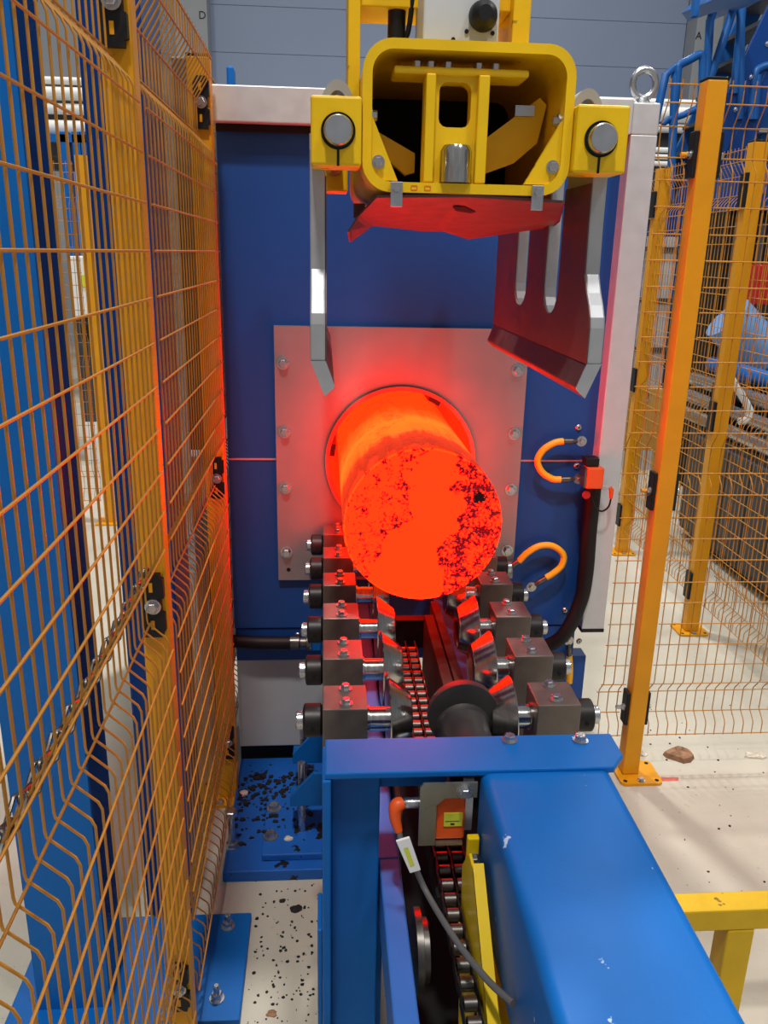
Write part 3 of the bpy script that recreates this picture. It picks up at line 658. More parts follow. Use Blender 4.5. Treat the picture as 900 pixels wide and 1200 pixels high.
# fence running back on the right
F2 = 1.60
fpa = fence_post('far yellow fence post beside the furnace with foot plate on pale floor', F2 + 0.03, 4.19, 0.06, 0.05, h=1.965)
fpb = fence_post('middle distance yellow fence post behind the right mesh panel', F2 - 0.01, 3.20, 0.06, 0.05, h=1.965)
for pst, px_, py_ in ((fpa, F2 + 0.03, 4.19), (fpb, F2 - 0.01, 3.20)):
    for zz in (1.80, 0.95, 0.22):
        MB().box(px_ - 0.042, px_ - 0.030, py_ - 0.03, py_ + 0.022, zz - 0.06, zz + 0.06).build('panel_clamp', M['black'], pst, bevel=0.003)
mesh_panel('wire mesh panel running back between the two farther right posts', (F2 + 0.02, 4.16, 0), -PI / 2, 0.92, sides=5)
mesh_panel('wire mesh panel running from the middle post towards the right frame edge', (F2 + 0.02, 3.17, 0), -PI / 2, 1.0, sides=5)
mesh_panel('wire mesh panel farthest back behind the furnace profile', (F2 + 0.02, 5.2, 0), -PI / 2, 0.98, sides=5)

# ------------------------------------------------------------------ gripper above the billet
GY = 1.30
gr = thing('billet_gripper', 'yellow two-jaw billet gripper hanging in front of the furnace', 'gripper', (0.21, 1.6, 1.63))
oo = rrect(0.055, 0.362, 1.636, 1.838, 0.042, 7); ii = rrect(0.0685, 0.3485, 1.650, 1.8245, 0.030, 7)
MB().frame(oo, ii, 'y', GY, GY + 0.62).build('tube_housing', M['grip'], gr, smooth=True)
MB().box(0.10, 0.296, GY + 0.012, GY + 0.08, 1.796, 1.806).build('inner_top_plate', M['grip'], gr, bevel=0.003)
for x_ in (0.135, 0.155, 0.18, 0.225, 0.25): MB().lathe([(0.007, 0.0), (0.007, 0.010)], (x_, GY + 0.035, 1.806), 'z', 6).build('hex_nut', M['zinc'], gr)
cf = MB().frame(rrect(0.146, 0.238, 1.651, 1.796, 0.003, 3), rrect(0.167, 0.214, 1.728, 1.788, 0.012, 3), 'y', GY + 0.02, GY + 0.05).build('centre_plate', M['grip'], gr)
MB().box(0.146, 0.160, GY + 0.004, GY + 0.02, 1.651, 1.796).build('centre_rib', M['grip'], gr, bevel=0.002)
MB().box(0.222, 0.238, GY + 0.004, GY + 0.02, 1.651, 1.796).build('centre_rib', M['grip'], gr, bevel=0.002)
MB().lathe([(0.0235, 1.651), (0.0235, 1.694), (0.019, 1.702)], (0.193, GY + 0.006, 0), 'z', 32).build('piston_rod', M['chrome'], gr, smooth=True)
MB().prism([(0.0685, 1.740), (0.0685, 1.652), (0.108, 1.652)], 'y', GY + 0.006, GY + 0.018).build('corner_gusset', M['grip'], gr)
MB().prism([(0.3485, 1.740), (0.3485, 1.652), (0.298, 1.652)], 'y', GY + 0.006, GY + 0.018).build('corner_gusset', M['grip'], gr)
for (x_, z_) in ((0.079, 1.677), (0.338, 1.677)): bolt(gr, (x_, GY + 0.006, z_), FRONT, 0.75)
for (x_, z_, s_) in ((0.0685, 1.742, 1), (0.3485, 1.742, -1)): bolt(gr, (x_, GY + 0.03, z_), (0, s_ * PI / 2, 0), 0.85)
MB().prism([(0.072, 1.735), (0.142, 1.700), (0.142, 1.672), (0.128, 1.668), (0.085, 1.70)], 'y', GY + 0.10, GY + 0.118).build('toggle_link', M['grip'], gr)
MB().prism([(0.346, 1.775), (0.335, 1.785), (0.240, 1.715), (0.240, 1.668), (0.30, 1.690), (0.335, 1.72)], 'y', GY + 0.10, GY + 0.118).build('toggle_link', M['grip'], gr)
MB().box(0.295, 0.325, GY + 0.09, GY + 0.10, 1.757, 1.772).build('link_stop', M['zinc'], gr)
MB().box(0.069, 0.348, GY + 0.40, GY + 0.42, 1.651, 1.824).build('inner_bulkhead', M['dark'], gr)
for x_ in (0.106, 0.316):
    tb = MB().box(x_ - 0.009, x_ + 0.009, GY - 0.006, GY - 0.001, 1.615, 1.650).build('retaining_tab', M['zinc'], gr, bevel=0.001)
    bolt(tb, (x_, GY - 0.006, 1.640), FRONT, 0.7)
M['mark'] = paint('red_marker', (226, 110, 30), 0.6, 0.05)
for x_ in (0.132, 0.152):
    MB().frame(rrect(x_ - 0.005, x_ + 0.005, 1.639, 1.646, 0.001, 1), rrect(x_ - 0.0038, x_ + 0.0038, 1.6402, 1.6448, 0.0008, 1), 'y', GY - 0.0006, GY + 0.0004).build('paint_mark', M['mark'], gr)
for side, (bx0, bx1, cxp) in enumerate(((-0.019, 0.0535, 0.020), (0.3635, 0.442, 0.401))):
    blk = MB().box(bx0, bx1, GY - 0.015, GY + 0.055, 1.668, 1.760).build('pivot_block', M['grip'], gr, bevel=0.004)
    MB().lathe([(0.0235, -0.0005), (0.0245, -0.003), (0.0245, 0.0)], (cxp, GY - 0.015, 1.714), 'y', 40).build('pin_bushing', M['black'], blk, smooth=True)
    MB().lathe([(0.0, -0.017), (0.0185, -0.017), (0.0205, -0.014), (0.0205, 0.02), (0.01, 0.02)], (cxp, GY - 0.015, 1.714), 'y', 40).build('pivot_pin', M['zinc'], blk, smooth=True)
    MB().box(cxp - 0.0018, cxp + 0.0018, GY - 0.0158, GY - 0.014, 1.668, 1.692).build('clamp_slit', M['black'], blk)
    MB().box(bx0 + 0.005, bx1 - 0.005, GY + 0.52, GY + 0.60, 1.668, 1.760).build('pivot_block', M['grip'], gr, bevel=0.004)
    MB().lathe([(0.017, 0.04), (0.017, 0.53)], (cxp, GY, 1.714), 'y', 24).build('pivot_shaft', M['steel'], gr, smooth=True)
# jaws: combs of three fingers with an inward lip
def comb(y0, y1):
    zb, zs = 1.388, 1.474; pts = [(y0, zb), (y0, zs - 0.03), (y0 + 0.004, zs - 0.014), (y0 + 0.016, zs + 0.004), (y0 + 0.032, zs + 0.022), (y0 + 0.05, zs + 0.05)]
    fs_ = [(y0 + 0.055, y0 + 0.20), (y0 + 0.30, y0 + 0.44), (y0 + 0.55, y1 - 0.01)]
    pts.append((fs_[0][0], 1.60)); pts.append((fs_[0][0], 1.70))
    for i in range(3):
        pts.append((fs_[i][1], 1.70)); 
        if i < 2:
            a, b = fs_[i][1], fs_[i + 1][0]; m_ = (a + b) / 2; w = (b - a) / 2
            pts.append((a, zs + 0.02))
            for q in range(1, 8):
                th = PI + PI * q / 8; pts.append((m_ + w * math.cos(th), zs - 0.025 + 0.045 * (1 + math.sin(th))))
            pts.append((b, zs + 0.02)); pts.append((b, 1.70))
    pts += [(y1, 1.6), (y1, zb)]
    return pts, fs_
for side in (0, 1):
    sg = -1 if side == 0 else 1; xi = 0.416 if side == 1 else 0.002        # inner face
    xo = xi + sg * 0.024
    pts, fs_ = comb(GY, 2.06)
    jw = MB().prism(pts, 'x', min(xi, xo), max(xi, xo)).build('jaw', M['jaw'], gr, bevel=0.003)
    MB().prism([(a_, min(b_, 1.66)) for a_, b_ in pts], 'x', min(xi, xi - sg * 0.0015), max(xi, xi - sg * 0.0015)).build('jaw_shade_sheet', M['jaw_shade'], jw)  # thin dark sheet added to paint the shade on the inner face
    lip = MB().prism([(xi, 1.388), (xo, 1.388), (xo - sg * 0.022, 1.333), (xi - sg * 0.012, 1.345), (xi - sg * 0.014, 1.350)], 'y', GY + 0.003, 2.06).build('jaw_lip', M['jaw_shade'], jw, bevel=0.002)  # lip's shade is put into its dark colour
    MB().prism([(xi, 1.388), (xo, 1.388), (xo - sg * 0.022, 1.333), (xi - sg * 0.012, 1.345), (xi - sg * 0.014, 1.350)], 'y', GY, GY + 0.003).build('jaw_edge', M['jaw'], jw)
    for a, b in fs_:
        cxp = 0.020 if side == 0 else 0.401
        ey = MB().frame([(cxp + 0.027 * math.cos(t_), 1.745 + 0.050 * math.sin(t_)) for t_ in [2 * PI * i / 32 for i in range(32)]], [(cxp + 0.0175 * math.cos(t_), 1.745 + 0.035 * math.sin(t_)) for t_ in [2 * PI * i / 32 for i in range(32)]], 'y', a + 0.01, a + 0.05)
        ey.build('lever_eye', M['jaw'], jw, smooth=True)
        MB().box(min(xi, xo), max(xi, xo), a + 0.01, a + 0.05, 1.69, 1.72).build('lever_neck', M['jaw'], jw)
# heat shield
def slab(P, th, up=(0, 0, 1)):
    P = [np.array(p, float) for p in P]; n = len(P); u = np.array(up) * th
    return MB().add(P + [p + u for p in P], [tuple(range(n)), tuple(range(2 * n - 1, n - 1, -1))] + [(i, n + i, n + (i + 1) % n, (i + 1) % n) for i in range(n)])
sh = thing('heat_shield', 'bent steel heat shield glowing red under the yellow gripper', 'heat shield', (0.22, 1.55, 1.6))
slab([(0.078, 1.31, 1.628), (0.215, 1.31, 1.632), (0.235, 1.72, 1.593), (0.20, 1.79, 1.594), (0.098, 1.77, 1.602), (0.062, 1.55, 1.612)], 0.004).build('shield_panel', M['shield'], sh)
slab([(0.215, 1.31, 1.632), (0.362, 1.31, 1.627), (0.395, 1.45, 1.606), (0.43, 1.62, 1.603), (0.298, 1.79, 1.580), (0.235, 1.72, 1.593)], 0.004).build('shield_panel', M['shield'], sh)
slab([(0.062, 1.55, 1.612), (0.098, 1.77, 1.602), (0.055, 1.79, 1.570), (0.045, 1.56, 1.585)], 0.004, (-1, 0, 0)).build('shield_flange', M['shield'], sh)
MB().add([(0.205, 1.40, 1.6235), (0.222, 1.39, 1.624), (0.250, 1.44, 1.6185), (0.245, 1.46, 1.617), (0.215, 1.43, 1.619)], [(0, 1, 2, 3, 4)]).add([(0.205, 1.40, 1.6225), (0.222, 1.39, 1.623), (0.250, 1.44, 1.6175), (0.245, 1.46, 1.616), (0.215, 1.43, 1.618)], [(0, 1, 2, 3, 4)]).build('torn_hole', M['dark'], sh)
for x_ in (0.106, 0.316):
    MB().box(x_ - 0.006, x_ + 0.006, 1.31, 1.325, 1.626, 1.637).build('shield_spacer', M['zinc'], sh)
MB().box(0.055, 0.075, 1.62, 1.66, 1.612, 1.636).build('side_stub', M['shield'], sh)
# head frame above the gripper
hf = thing('gripper_hoist', 'yellow head frame with grey control box above the gripper', 'machine head', (0.17, 1.42, 1.84))
MB().box(0.036, 0.0545, 1.40, 1.54, 1.70, 2.75).build('frame_upright', M['grip'], hf, bevel=0.002)
MB().box(0.285, 0.312, 1.40, 1.54, 1.839, 2.75).build('frame_upright', M['grip'], hf, bevel=0.002)
MB().box(0.255, 0.263, 1.40, 1.46, 1.838, 2.75).build('frame_flange', M['grip'], hf)
MB().box(0.0545, 0.285, 1.42, 1.52, 1.905, 1.93).build('cross_bar', M['grip'], hf, bevel=0.002)
MB().box(0.036, 0.312, 1.40, 1.54, 2.75, 2.80).build('top_bar', M['grip'], hf, bevel=0.002)
cb = MB().box(0.142, 0.252, 1.335, 1.45, 1.8385, 2.05).build('control_box', M['greycover'], hf, bevel=0.003)
MB().lathe([(0.019, 0), (0.021, -0.006), (0.018, -0.02), (0.010, -0.028)], (0.227, 1.335, 1.876), 'y', 28).build('knob', M['black'], cb, smooth=True)
for x_, z_ in ((0.186, 1.846), (0.205, 1.857), (0.243, 1.856)): MB().lathe([(0.003, 0), (0.003, -0.002)], (x_, 1.335, z_), 'y', 12).build('screw', M['dark'], cb)
MB().lathe([(0.024, 0.0), (0.024, 0.012), (0.014, 0.02), (0.013, 0.3)], (0.112, 1.44, 1.8385), 'z', 24).build('cylinder', M['darksteel'], hf, smooth=True)
MB().tube(smooth_pts([(0.13, 1.44, 2.1), (0.134, 1.42, 1.95), (0.130, 1.43, 1.88), (0.12, 1.44, 1.86)]), 0.004, 8).build('hose', M['black'], hf, smooth=True)

# ------------------------------------------------------------------ behind the left fence
t = thing('steel_column', 'bright blue square steel column behind the near left mesh panel', 'column', (-0.53, 1.45, 0.02))
MB().box(-0.60, -0.452, 1.39, 1.40, 0.02, 2.8).build('lit_front_face', M['blue'], t)  # brighter blue sheet paints the lit front of the column
MB().box(-0.60, -0.452, 1.40, 1.53, 0.02, 2.8).build('shaded_shaft', M['navy'], t, bevel=0.004)  # navy puts the shade on the blue column's side into its colour
tag(MB().box(-0.425, -0.315, 1.64, 1.83, 0.02, 2.8).build('steel_column', M['navy'], bevel=0.005), 'navy blue steel column behind the first left fence post', 'column')
ac = NT('clear_plastic_sheet'); ac.b.inputs['Base Color'].default_value = rgb(210, 214, 220); ac.b.inputs['Roughness'].default_value = 0.12
ac.b.inputs['Transmission Weight'].default_value = 0.45; ac.b.inputs['IOR'].default_value = 1.3; ac.bump(ac.noise(14, 4), 0.9, 0.05); M['acrylic'] = ac.m
pts = [(-0.60 + 0.25 * i / 20 + 0.004 * math.sin(i * 1.9), 2.42 - 0.014 * i + 0.012 * math.sin(i * 0.9)) for i in range(21)]
poly = pts + [(a + 0.002, b + 0.004) for a, b in reversed(pts)]
tag(MB().prism(poly, 'z', 0.35, 2.3).build('plastic_sheet', M['acrylic'], smooth=True), 'clear crinkled plastic sheet hanging behind the second left mesh panel', 'plastic sheet')
t = thing('control_cabinet', 'dark brown-grey cabinet standing behind the left fence beside the furnace', 'cabinet', (-0.5, 2.75, 0))
M['brown'] = paint('brown_grey_enamel', (78, 66, 66), 0.4, 0.06)
MB().box(-0.655, -0.36, 2.55, 3.1, 0.0, 2.05).build('body', M['brown'], t, bevel=0.006)
MB().box(-0.64, -0.52, 2.542, 2.55, 0.1, 1.95).build('door', M['brown'], t, bevel=0.002)
MB().box(-0.51, -0.38, 2.542, 2.55, 0.1, 1.95).build('door', M['brown'], t, bevel=0.002)
tag(MB().box(-0.50, -0.36, 2.36, 2.44, 0.0, 0.98).build('grey_duct', M['greypanel'], bevel=0.004), 'pale grey upright duct low behind the second left mesh panel', 'duct')
# far left gap
t = thing('fence_post', 'distant yellow fence post seen through the gap between blue columns', 'fence post', (0, 0, 0), group='yellow fence posts')
q = at_z(131, 612, 0)
MB().box(q[0] - 0.03, q[0] + 0.03, q[1] - 0.03, q[1] + 0.03, 0.009, 2.0).build('upright', M['fence'], t)
MB().box(q[0] - 0.08, q[0] + 0.08, q[1] - 0.07, q[1] + 0.07, 0, 0.009).build('foot_plate', M['fence'], t)
mesh_panel('distant wire mesh panel seen through the gap between blue columns', (q[0] - 1.1, q[1], 0), 0, 1.05, sides=4)
t = thing('switch_cabinet', 'white switch cabinet with yellow plate far behind the left columns', 'cabinet', at_z(98, 545, 0))
Yc = 6.2; a, b = at_y(80, 300, Yc), at_y(122, 372, Yc)
MB().box(a[0], b[0], Yc, Yc + 0.3, b[2], a[2]).build('body', M['white'], t, bevel=0.01)
a2, b2_ = at_y(95, 322, Yc), at_y(104, 336, Yc); MB().box(a2[0], b2_[0], Yc - 0.01, Yc, b2_[2], a2[2]).build('yellow_plate', M['tagyellow'], t)
a2, b2_ = at_y(97, 380, Yc), at_y(113, 396, Yc); MB().box(a2[0], b2_[0], Yc - 0.06, Yc, b2_[2], a2[2]).build('plug_socket', M['black'], t)
MB().box(a[0], b[0] , Yc + 0.05, Yc + 0.3, 0.3, b[2]).build('pedestal', M['charcoal'], t)
MB().box(a[0], b[0], Yc + 0.02, Yc + 0.3, 0.0, 0.3).build('plinth', M['white'], t)
t = thing('pipe_rack', 'white pipes and blue frames far behind the left columns', 'pipe rack', at_y(85, 420, 9.0) * np.array([1, 1, 0]))
for yy_, r_ in ((95, 0.035), (110, 0.06), (128, 0.05), (150, 0.07)):
    p = at_y(80, yy_, 9.0); MB().cyl((p[0] - 0.45, 9.0, p[2]), (p[0] + 0.6, 9.0, p[2]), r_, n=14).build('pipe', M['white'], t, smooth=True)
for xx_ in (76, 90, 99):
    p = at_y(xx_, 155, 8.9); MB().box(p[0] - 0.04, p[0] + 0.04, 8.86, 8.94, 0.0, p[2]).build('frame_leg', M['blue'], t)
p = at_y(80, 158, 8.9); MB().box(p[0] - 0.5, p[0] + 0.6, 8.86, 8.94, p[2] - 0.07, p[2]).build('frame_beam', M['blue'], t)
p = at_y(80, 138, 9.4); MB().box(p[0] - 0.8, p[0] + 0.8, 9.3, 9.5, p[2] - 0.5, p[2] + 0.3).build('backing_panel', M['charcoal'], t)
tag(MB().box(*(lambda a, b: (a[0], b[0], 5.0, 5.12, 2.0, a[2]))(at_y(265, 77, 5.0), at_y(274, 100, 5.0))).build('vent_pipe', M['blue'], bevel=0.01), 'small blue duct end rising behind the furnace top rail', 'duct')
t_o = C.objects.get('vent_pipe')
MB().box(*(lambda a, b: (a[0], b[0], 5.0, 5.12, 0.0, 2.0))(at_y(265, 77, 5.0), at_y(274, 100, 5.0))).build('duct_riser', M['blue'], t_o)
# ------------------------------------------------------------------ blue staircase on the right
SY = 6.6
S = lambda x, y, Y=SY: at_y(x, y, Y)
M['stair'] = paint('stair_blue_paint', (20, 84, 152), 0.4, 0.06)
stc = thing('staircase', 'blue steel staircase with tubular handrails behind the right fence', 'staircase', S(840, 480) * np.array([1, 1, 0]))
def band(name, p, q, w, y0, y1, mat):
    p, q = np.array(p), np.array(q); d = q - p; d = d / np.linalg.norm(d); n = np.array([-d[2], 0, d[0]]) * w / 2
    return MB().prism([((p - n)[0], (p - n)[2]), ((q - n)[0], (q - n)[2]), ((q + n)[0], (q + n)[2]), ((p + n)[0], (p + n)[2])], 'y', y0, y1).build(name, mat, stc, bevel=0.004)
lo, hi = S(792, 268), S(915, 12)
g0 = np.array([0.12, 0, 0]); dirv = (hi - lo); tfl = lo[2] / dirv[2]
base = lo - dirv * tfl
top = lo + dirv * 1.25
band('stringer', base, top, 0.20, SY, SY + 0.03, M['navy'])
band('stringer_flange', base + np.array([0.16, 0, -0.10]), top + np.array([0.16, 0, -0.10]), 0.16, SY + 0.01, SY + 0.03, M['navy'])
band('stringer', base + np.array([0.10, 0.85, 0]), top + np.array([0.10, 0.85, 0]), 0.17, SY + 0.85, SY + 0.88, M['stair'])
for i in range(16):
    p = base + (top - base) * (i + 0.8) / 16.6
    MB().box(p[0] - 0.02, p[0] + 0.25, SY + 0.031, SY + 0.849, p[2] - 0.015, p[2] + 0.015).build('tread', M['charcoal'], stc)
    bolt(stc, (p[0] + 0.03, SY, p[2] + 0.02), FRONT, 1.6)
def rail(pts, r=0.03): return MB().tube(pts, r, 12).build('handrail', M['stair'], stc, smooth=True)
rail([S(752, 235), S(757, 195), S(775, 110), S(780, 88), S(790, 80), S(791, 90), S(787, 200), S(783, 236)])
rail(smooth_pts([S(785, 236), S(789, 150), S(794, 85), S(797, 76), S(808, 70), S(820, 64), S(824, 68)], 4) + [S(823, 95), S(815, 260)])
rail([S(826, 110), S(830, 60), S(832, 25), S(846, -20)])
rail([S(826, 108), S(840, 70), S(866, -10)])
rail([S(860, 110), S(867, 40), S(872, -20)])
rail([S(776, 146), S(783, 140), S(800, 135), S(815, 128)], 0.024)
rail(smooth_pts([S(880, 140), S(883, 100), S(886, 84), S(895, 78), S(906, 76)], 4), 0.028)
rail([S(884, 140), S(888, 88)], 0.028)
rail([S(866, 140), S(868, 100), S(868, 0)], 0.03)
MB().tube([S(808, 15, 7.3), S(880, -14, 5.4)], 0.06, 4).build('landing_beam', M['stair'], stc)
MB().tube([S(835, 18, 7.3), S(900, -10, 5.6)], 0.035, 4).build('landing_beam', M['stair'], stc)
MB().box(S(806, 20)[0], S(812, 20)[0], SY - 0.10, SY - 0.04, S(806, 23)[2], S(806, -60)[2]).build('landing_post', M['stair'], stc)
for i in range(4): 
    p = S(866 + i * 9, 140 + i * 0, 7.6); MB().box(p[0] - 0.1, p[0] + 0.4, 7.4, 7.8, p[2] - 0.12 + 0.2 * i, p[2] - 0.09 + 0.2 * i).build('far_tread', M['greycover'], stc)
for xx_ in (872, 892): 
    p = S(xx_, 180, 7.5); MB().box(p[0] - 0.04, p[0] + 0.04, 7.46, 7.54, 0, p[2] + 0.4).build('far_leg', M['stair'], stc)
# far white pipe run behind the stairs
t = thing('pipe_run', 'white horizontal pipes along the back behind the stairs', 'pipes', (4.2, 10.5, 0))
for yy_, r_ in ((122, 0.05), (135, 0.09), (151, 0.05)):
    p = at_y(800, yy_, 10.5); MB().cyl((1.8, 10.5, p[2]), (8.5, 10.5, p[2]), r_, n=14).build('pipe', M['white'], t, smooth=True)
p = at_y(800, 165, 10.7); MB().box(1.8, 8.5, 10.65, 10.9, 0, p[2] + 0.35).build('dark_backing', M['charcoal'], t)
for i in range(3):
    p = at_y(780, 176 + 8 * i, 10.4); MB().cyl((3.0, 10.4, p[2]), (5.0, 10.4, p[2]), 0.03, n=10).build('pipe', M['white'], t)
for xx_ in (2.2, 5.0, 8.0): MB().box(xx_, xx_ + 0.1, 10.5, 10.6, 0, 3.4).build('rack_leg', M['charcoal'], t)
# ------------------------------------------------------------------ machines beyond the right fence
t = thing('ribbed_machine', 'grey ribbed machine base cabinet behind the running-back fence', 'machine', (2.35, 3.4, 0))
for i in range(9):
    MB().box(2.05, 2.08, 2.30 + 0.24 * i, 2.30 + 0.24 * i + 0.232, 0.10, 0.62).build('side_panel', M['charcoal'], t, bevel=0.006)
MB().box(2.08, 2.7, 2.30, 4.5, 0.05, 0.66).build('body', M['charcoal'], t, bevel=0.01)
t = thing('pipe_bundle', 'row of silver pipes lying along the grey machine base', 'pipes', (2.2, 3.4, 0.66))
for i, (x_, z_, r_, mt) in enumerate(((2.10, 0.70, 0.035, 'zinc'), (2.16, 0.78, 0.035, 'zinc'), (2.24, 0.86, 0.04, 'zinc'), (2.34, 0.95, 0.045, 'blue'))):
    MB().cyl((x_, 2.3, z_), (x_, 4.9, z_), r_, n=16).build('pipe', M[mt], t, smooth=True)
for yy_ in (2.5, 3.4, 4.3): MB().box(2.09, 2.42, yy_, yy_ + 0.04, 0.66, 0.92).build('pipe_saddle', M['dark'], t)
M['pale_blue'] = paint('pale_blue_paint', (104, 146, 196), 0.3, 0.08)
t = thing('chute_pipe', 'glossy pale blue inclined chute pipe behind the mesh', 'chute', at_y(880, 560, 4.6) * np.array([1, 1, 0]))
c0, c1 = at_y(852, 372, 4.85), at_y(985, 520, 4.8)
MB().tube([c0, c1], 0.145, 28).build('pipe', M['pale_blue'], t, smooth=True)
dv = (c1 - c0) / np.linalg.norm(c1 - c0)
for f_ in (0.35,): MB().tube([c0 + dv * f_, c0 + dv * (f_ + 0.03)], 0.17, 28).build('pipe_flange', M['navy'], t, smooth=True)
for f_ in (0.15, 0.5):
    p = c0 + dv * f_; MB().box(p[0] - 0.04, p[0] + 0.04, p[1] - 0.04, p[1] + 0.04, 0.0, p[2] - 0.13).build('stand', M['navy'], t)
t = thing('louvred_unit', 'dark louvred machine housing behind the front right post', 'machine', (3.1, 5.5, 0))
MB().box(2.55, 3.6, 5.4, 6.1, 0.0, 1.85).build('body', M['dark'], t, bevel=0.01)
for i in range(12): MB().box(2.6 + 0.085 * i, 2.6 + 0.085 * i + 0.03, 5.375, 5.4, 0.5, 1.78).build('louvre', M['charcoal'], t)
MB().box(2.55, 3.6, 5.35, 6.1, 1.85, 2.12).build('upper_housing', M['navy'], t, bevel=0.01)
t = thing('motor_unit', 'blue-grey motor housings above the blue tank on the right', 'motor', (3.9, 5.4, 0))
MB().box(3.75, 4.7, 5.3, 6.0, 0.0, 1.2).build('frame', M['charcoal'], t, bevel=0.01)
for i in range(3):
    MB().lathe([(0.10, 0), (0.13, 0.02), (0.13, 0.36), (0.10, 0.38)], (3.95 + 0.3 * i, 5.2, 1.92), 'y', 24).build('motor', M['navy'], t, smooth=True)
MB().box(3.75, 4.7, 5.3, 6.0, 1.2, 1.8).build('housing', M['navy'], t, bevel=0.01)
tag(MB().box(*(lambda a, b: (a[0], b[0], 4.9, 5.2, b[2], a[2]))(at_y(891, 310, 4.9), at_y(935, 358, 4.9))).build('red_box', M['red'], bevel=0.01), 'red electrical box at the right frame edge behind the mesh', 'box')
MB().box(*(lambda a, b: (a[0] + 0.05, b[0] - 0.05, 4.95, 5.15, 0, b[2]))(at_y(891, 310, 4.9), at_y(935, 358, 4.9))).build('box_stand', M['charcoal'], C.objects['red_box'])
tag(MB().tube(smooth_pts([at_y(848, 420, 3.6), at_y(858, 445, 3.6), at_y(872, 468, 3.6), at_y(879, 484, 3.6), at_y(874, 492, 3.6), at_y(866, 494, 3.6)]), 0.017, 12).build('bent_pipe', M['white'], smooth=True), 'white bent pipe in front of the blue tank behind the mesh', 'pipe')
tag(MB().box(*(lambda a, b: (a[0], b[0], 4.75, 4.77, b[2], a[2]))(at_y(737, 455, 4.75), at_y(778, 528, 4.75))).build('ochre_board', M['ochre'], bevel=0.004), 'ochre board with a handle behind the far fence post', 'board')
ob_ = C.objects['ochre_board']; q = at_y(757, 464, 4.74)
MB().tube([(q[0] + 0.02 * math.cos(a), 4.735, q[2] + 0.03 * math.sin(a)) for a in [2 * PI * i / 20 for i in range(20)]], 0.006, 8, closed=True).build('ring_handle', M['zinc'], ob_)
q = at_y(745, 530, 4.76); MB().box(q[0] - 0.02, q[0] + 0.03, 4.75, 4.77, 0, q[2] + 0.01).build('board_leg', M['ochre'], ob_)
q = at_y(770, 530, 4.76); MB().box(q[0] - 0.02, q[0] + 0.03, 4.75, 4.77, 0, q[2] + 0.01).build('board_leg', M['ochre'], ob_)
t = thing('steel_rack', 'pale steel rack with upright bars behind the far fence post', 'rack', (2.35, 6.0, 0))
for i in range(5):
    q = at_y(758 + 7 * i, 330, 6.0); MB().box(q[0] - 0.02, q[0] + 0.02, 6.0, 6.04, 0.0, 1.7).build('upright_bar', M['alu'], t)
for zz in (0.55, 0.9, 1.25, 1.6):
    MB().box(at_y(735, 330, 6.0)[0], at_y(795, 330, 6.0)[0], 5.98, 6.3, zz, zz + 0.03).build('shelf', M['charcoal'], t)
tag(MB().box(2.3, 3.4, 7.6, 8.2, 0, 1.9).build('machine_cabinet', M['navy'], bevel=0.01), 'blue machine cabinet far back between stairs and far fence post', 'cabinet')
t_o = C.objects['machine_cabinet']
MB().box(2.4, 2.82, 7.585, 7.6, 0.2, 1.7).build('door', M['navy'], t_o, bevel=0.003); MB().box(2.88, 3.3, 7.585, 7.6, 0.2, 1.7).build('door', M['navy'], t_o, bevel=0.003)
# ------------------------------------------------------------------ low yellow guard rail on the right
gd = thing('guard_rail', 'low yellow steel guard rail at the lower right corner', 'guard rail', (0.95, 1.2, 0))
gz = 0.35; M['guard'] = paint('worn_guard_yellow', (206, 166, 14), 0.5, 0.12, chips=((120, 90, 20), 18, 0.68))
a = at_z(800, 1046, gz); e = at_z(905, 1043, gz)
MB().box(0.435, 1.4, a[1] - 0.05, a[1], gz - 0.05, gz).build('top_rail', M['guard'], gd, bevel=0.004)
MB().box(0.785, 0.84, a[1] - 0.05, a[1], 0.0, gz - 0.05).build('rail_leg', M['guard'], gd, bevel=0.004)
MB().box(1.34, 1.395, a[1] - 0.05, a[1], 0.0, gz - 0.05).build('rail_leg', M['guard'], gd, bevel=0.004)
# ------------------------------------------------------------------ debris
def flake(name, label, c_, rad, mat, th=0.012, seed=0, group='loose scale flakes on the floor', sq=0.8):
    rnd = random.Random(seed); n = 11
    ringo = [(c_[0] + rad * rnd.uniform(0.65, 1.1) * math.cos(2 * PI * i / n), c_[1] + sq * rad * rnd.uniform(0.65, 1.1) * math.sin(2 * PI * i / n)) for i in range(n)]
    z0 = c_[2]; b = MB()
    V = [(x, y, z0) for x, y in ringo] + [(c_[0] + (x - c_[0]) * 0.9, c_[1] + (y - c_[1]) * 0.9, z0 + th * rnd.uniform(0.5, 1.0)) for x, y in ringo] + [(c_[0] + (x - c_[0]) * 0.45, c_[1] + (y - c_[1]) * 0.45, z0 + th * rnd.uniform(0.7, 1.6)) for x, y in ringo] + [(c_[0], c_[1], z0 + th * 1.2)]
    F = [tuple(range(n))[::-1]]
    for i in range(n):
        j = (i + 1) % n; F += [(i, j, n + j, n + i), (n + i, n + j, 2 * n + j, 2 * n + i), (2 * n + i, 2 * n + j, 3 * n)]
    return tag(b.add(V, F).build(name, mat), label, 'flake', group)
flake('scale_flake', 'large brown flake of mill scale on the floor beyond the right post', at_z(797, 886, 0), 0.052, M['flake'], 0.018, 3)
flake('scale_flake', 'pale flake on the floor at the right frame edge', at_z(885, 886, 0), 0.045, M['flake_light'], 0.008, 9, sq=0.5)
flake('scale_flake', 'small pale flake tucked behind the front right post foot', at_z(754, 884, 0), 0.02, M['flake_light'], 0.006, 12)
flake('scale_flake', 'white flake on the dark scale close to the left post foot', at_z(286, 930, 0.032), 0.017, M['flake_light'], 0.006, 4)
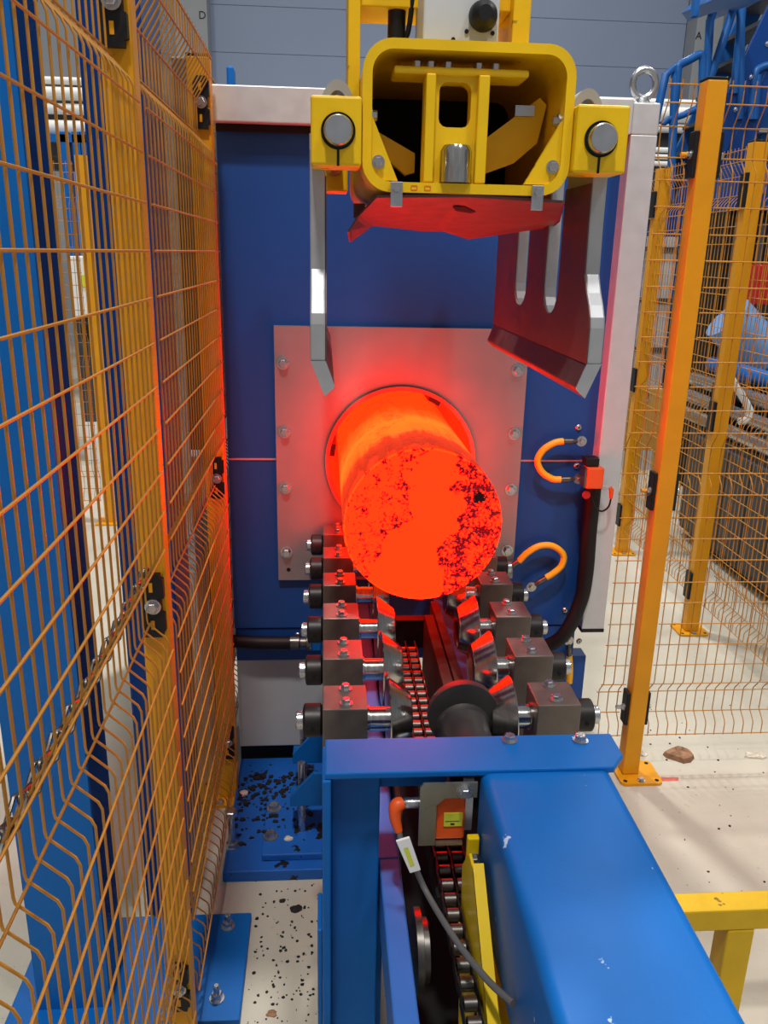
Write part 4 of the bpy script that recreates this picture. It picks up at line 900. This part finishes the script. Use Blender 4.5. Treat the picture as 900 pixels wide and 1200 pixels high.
flake('scale_flake', 'white flake lying on the blue plate below the gusset bracket', at_z(338, 983, 0.052), 0.013, M['flake_light'], 0.005, 6)
flake('scale_flake', 'black jagged flake on the pale floor in front of the blue plate', at_z(347, 1065, 0), 0.017, M['soot'], 0.004, 17)
flake('scale_flake', 'small black flake left of the jagged one on the pale floor', at_z(331, 1056, 0), 0.009, M['soot'], 0.004, 18)
flake('scale_flake', 'grey-brown crumb on the pale floor near the bottom', at_z(318, 1188, 0), 0.014, M['flake'], 0.003, 21)
rnd = random.Random(5); cr = MB()
for i in range(420):
    zone = rnd.random()
    if zone < 0.55: x_, y_, z_ = rnd.uniform(-0.25, -0.02), rnd.uniform(1.8, 2.3), 0.032; y_ = 1.85 + (y_ - 1.8) * 0.66; y_ = 2.18 - (2.18 - y_) * rnd.random() ** 0.5
    elif zone < 0.8: x_, y_, z_ = rnd.uniform(-0.17, -0.01) , rnd.uniform(1.35, 1.75), 0.0
    else: x_, y_, z_ = rnd.uniform(0.75, 1.6), rnd.uniform(1.6, 2.6), 0.0
    if -0.165 < x_ < -0.006 and 1.80 < y_ < 2.06 and zone < 0.55: z_ = 0.052
    r_ = rnd.uniform(0.0015, 0.0055) * (1.6 if zone < 0.55 else 0.8); a0_ = rnd.random() * 6
    P = [(x_ + r_ * rnd.uniform(0.6, 1.3) * math.cos(a0_ + q * 1.257), y_ + r_ * rnd.uniform(0.5, 1.2) * math.sin(a0_ + q * 1.257)) for q in range(5)]
    cr.prism(P, 'z', z_, z_ + r_ * 0.5)
tag(cr.build('scale_crumbs', M['soot']), 'fine black scale crumbs scattered on floor and base plate', 'debris', kind='stuff')
# red marking line on the floor
rm = MB().prism([tuple(at_z(765, 911, 0)[:2]), tuple(at_z(795, 911, 0)[:2]), tuple(at_z(795, 915, 0)[:2]), tuple(at_z(765, 916, 0)[:2])], 'z', 0.0, 0.0006).build('floor_marking', paint('faded_red_marking', (206, 110, 96), 0.7, 0.2, scale=60))
tag(rm, 'short faded red paint line on the floor beside the right post foot', 'floor marking')
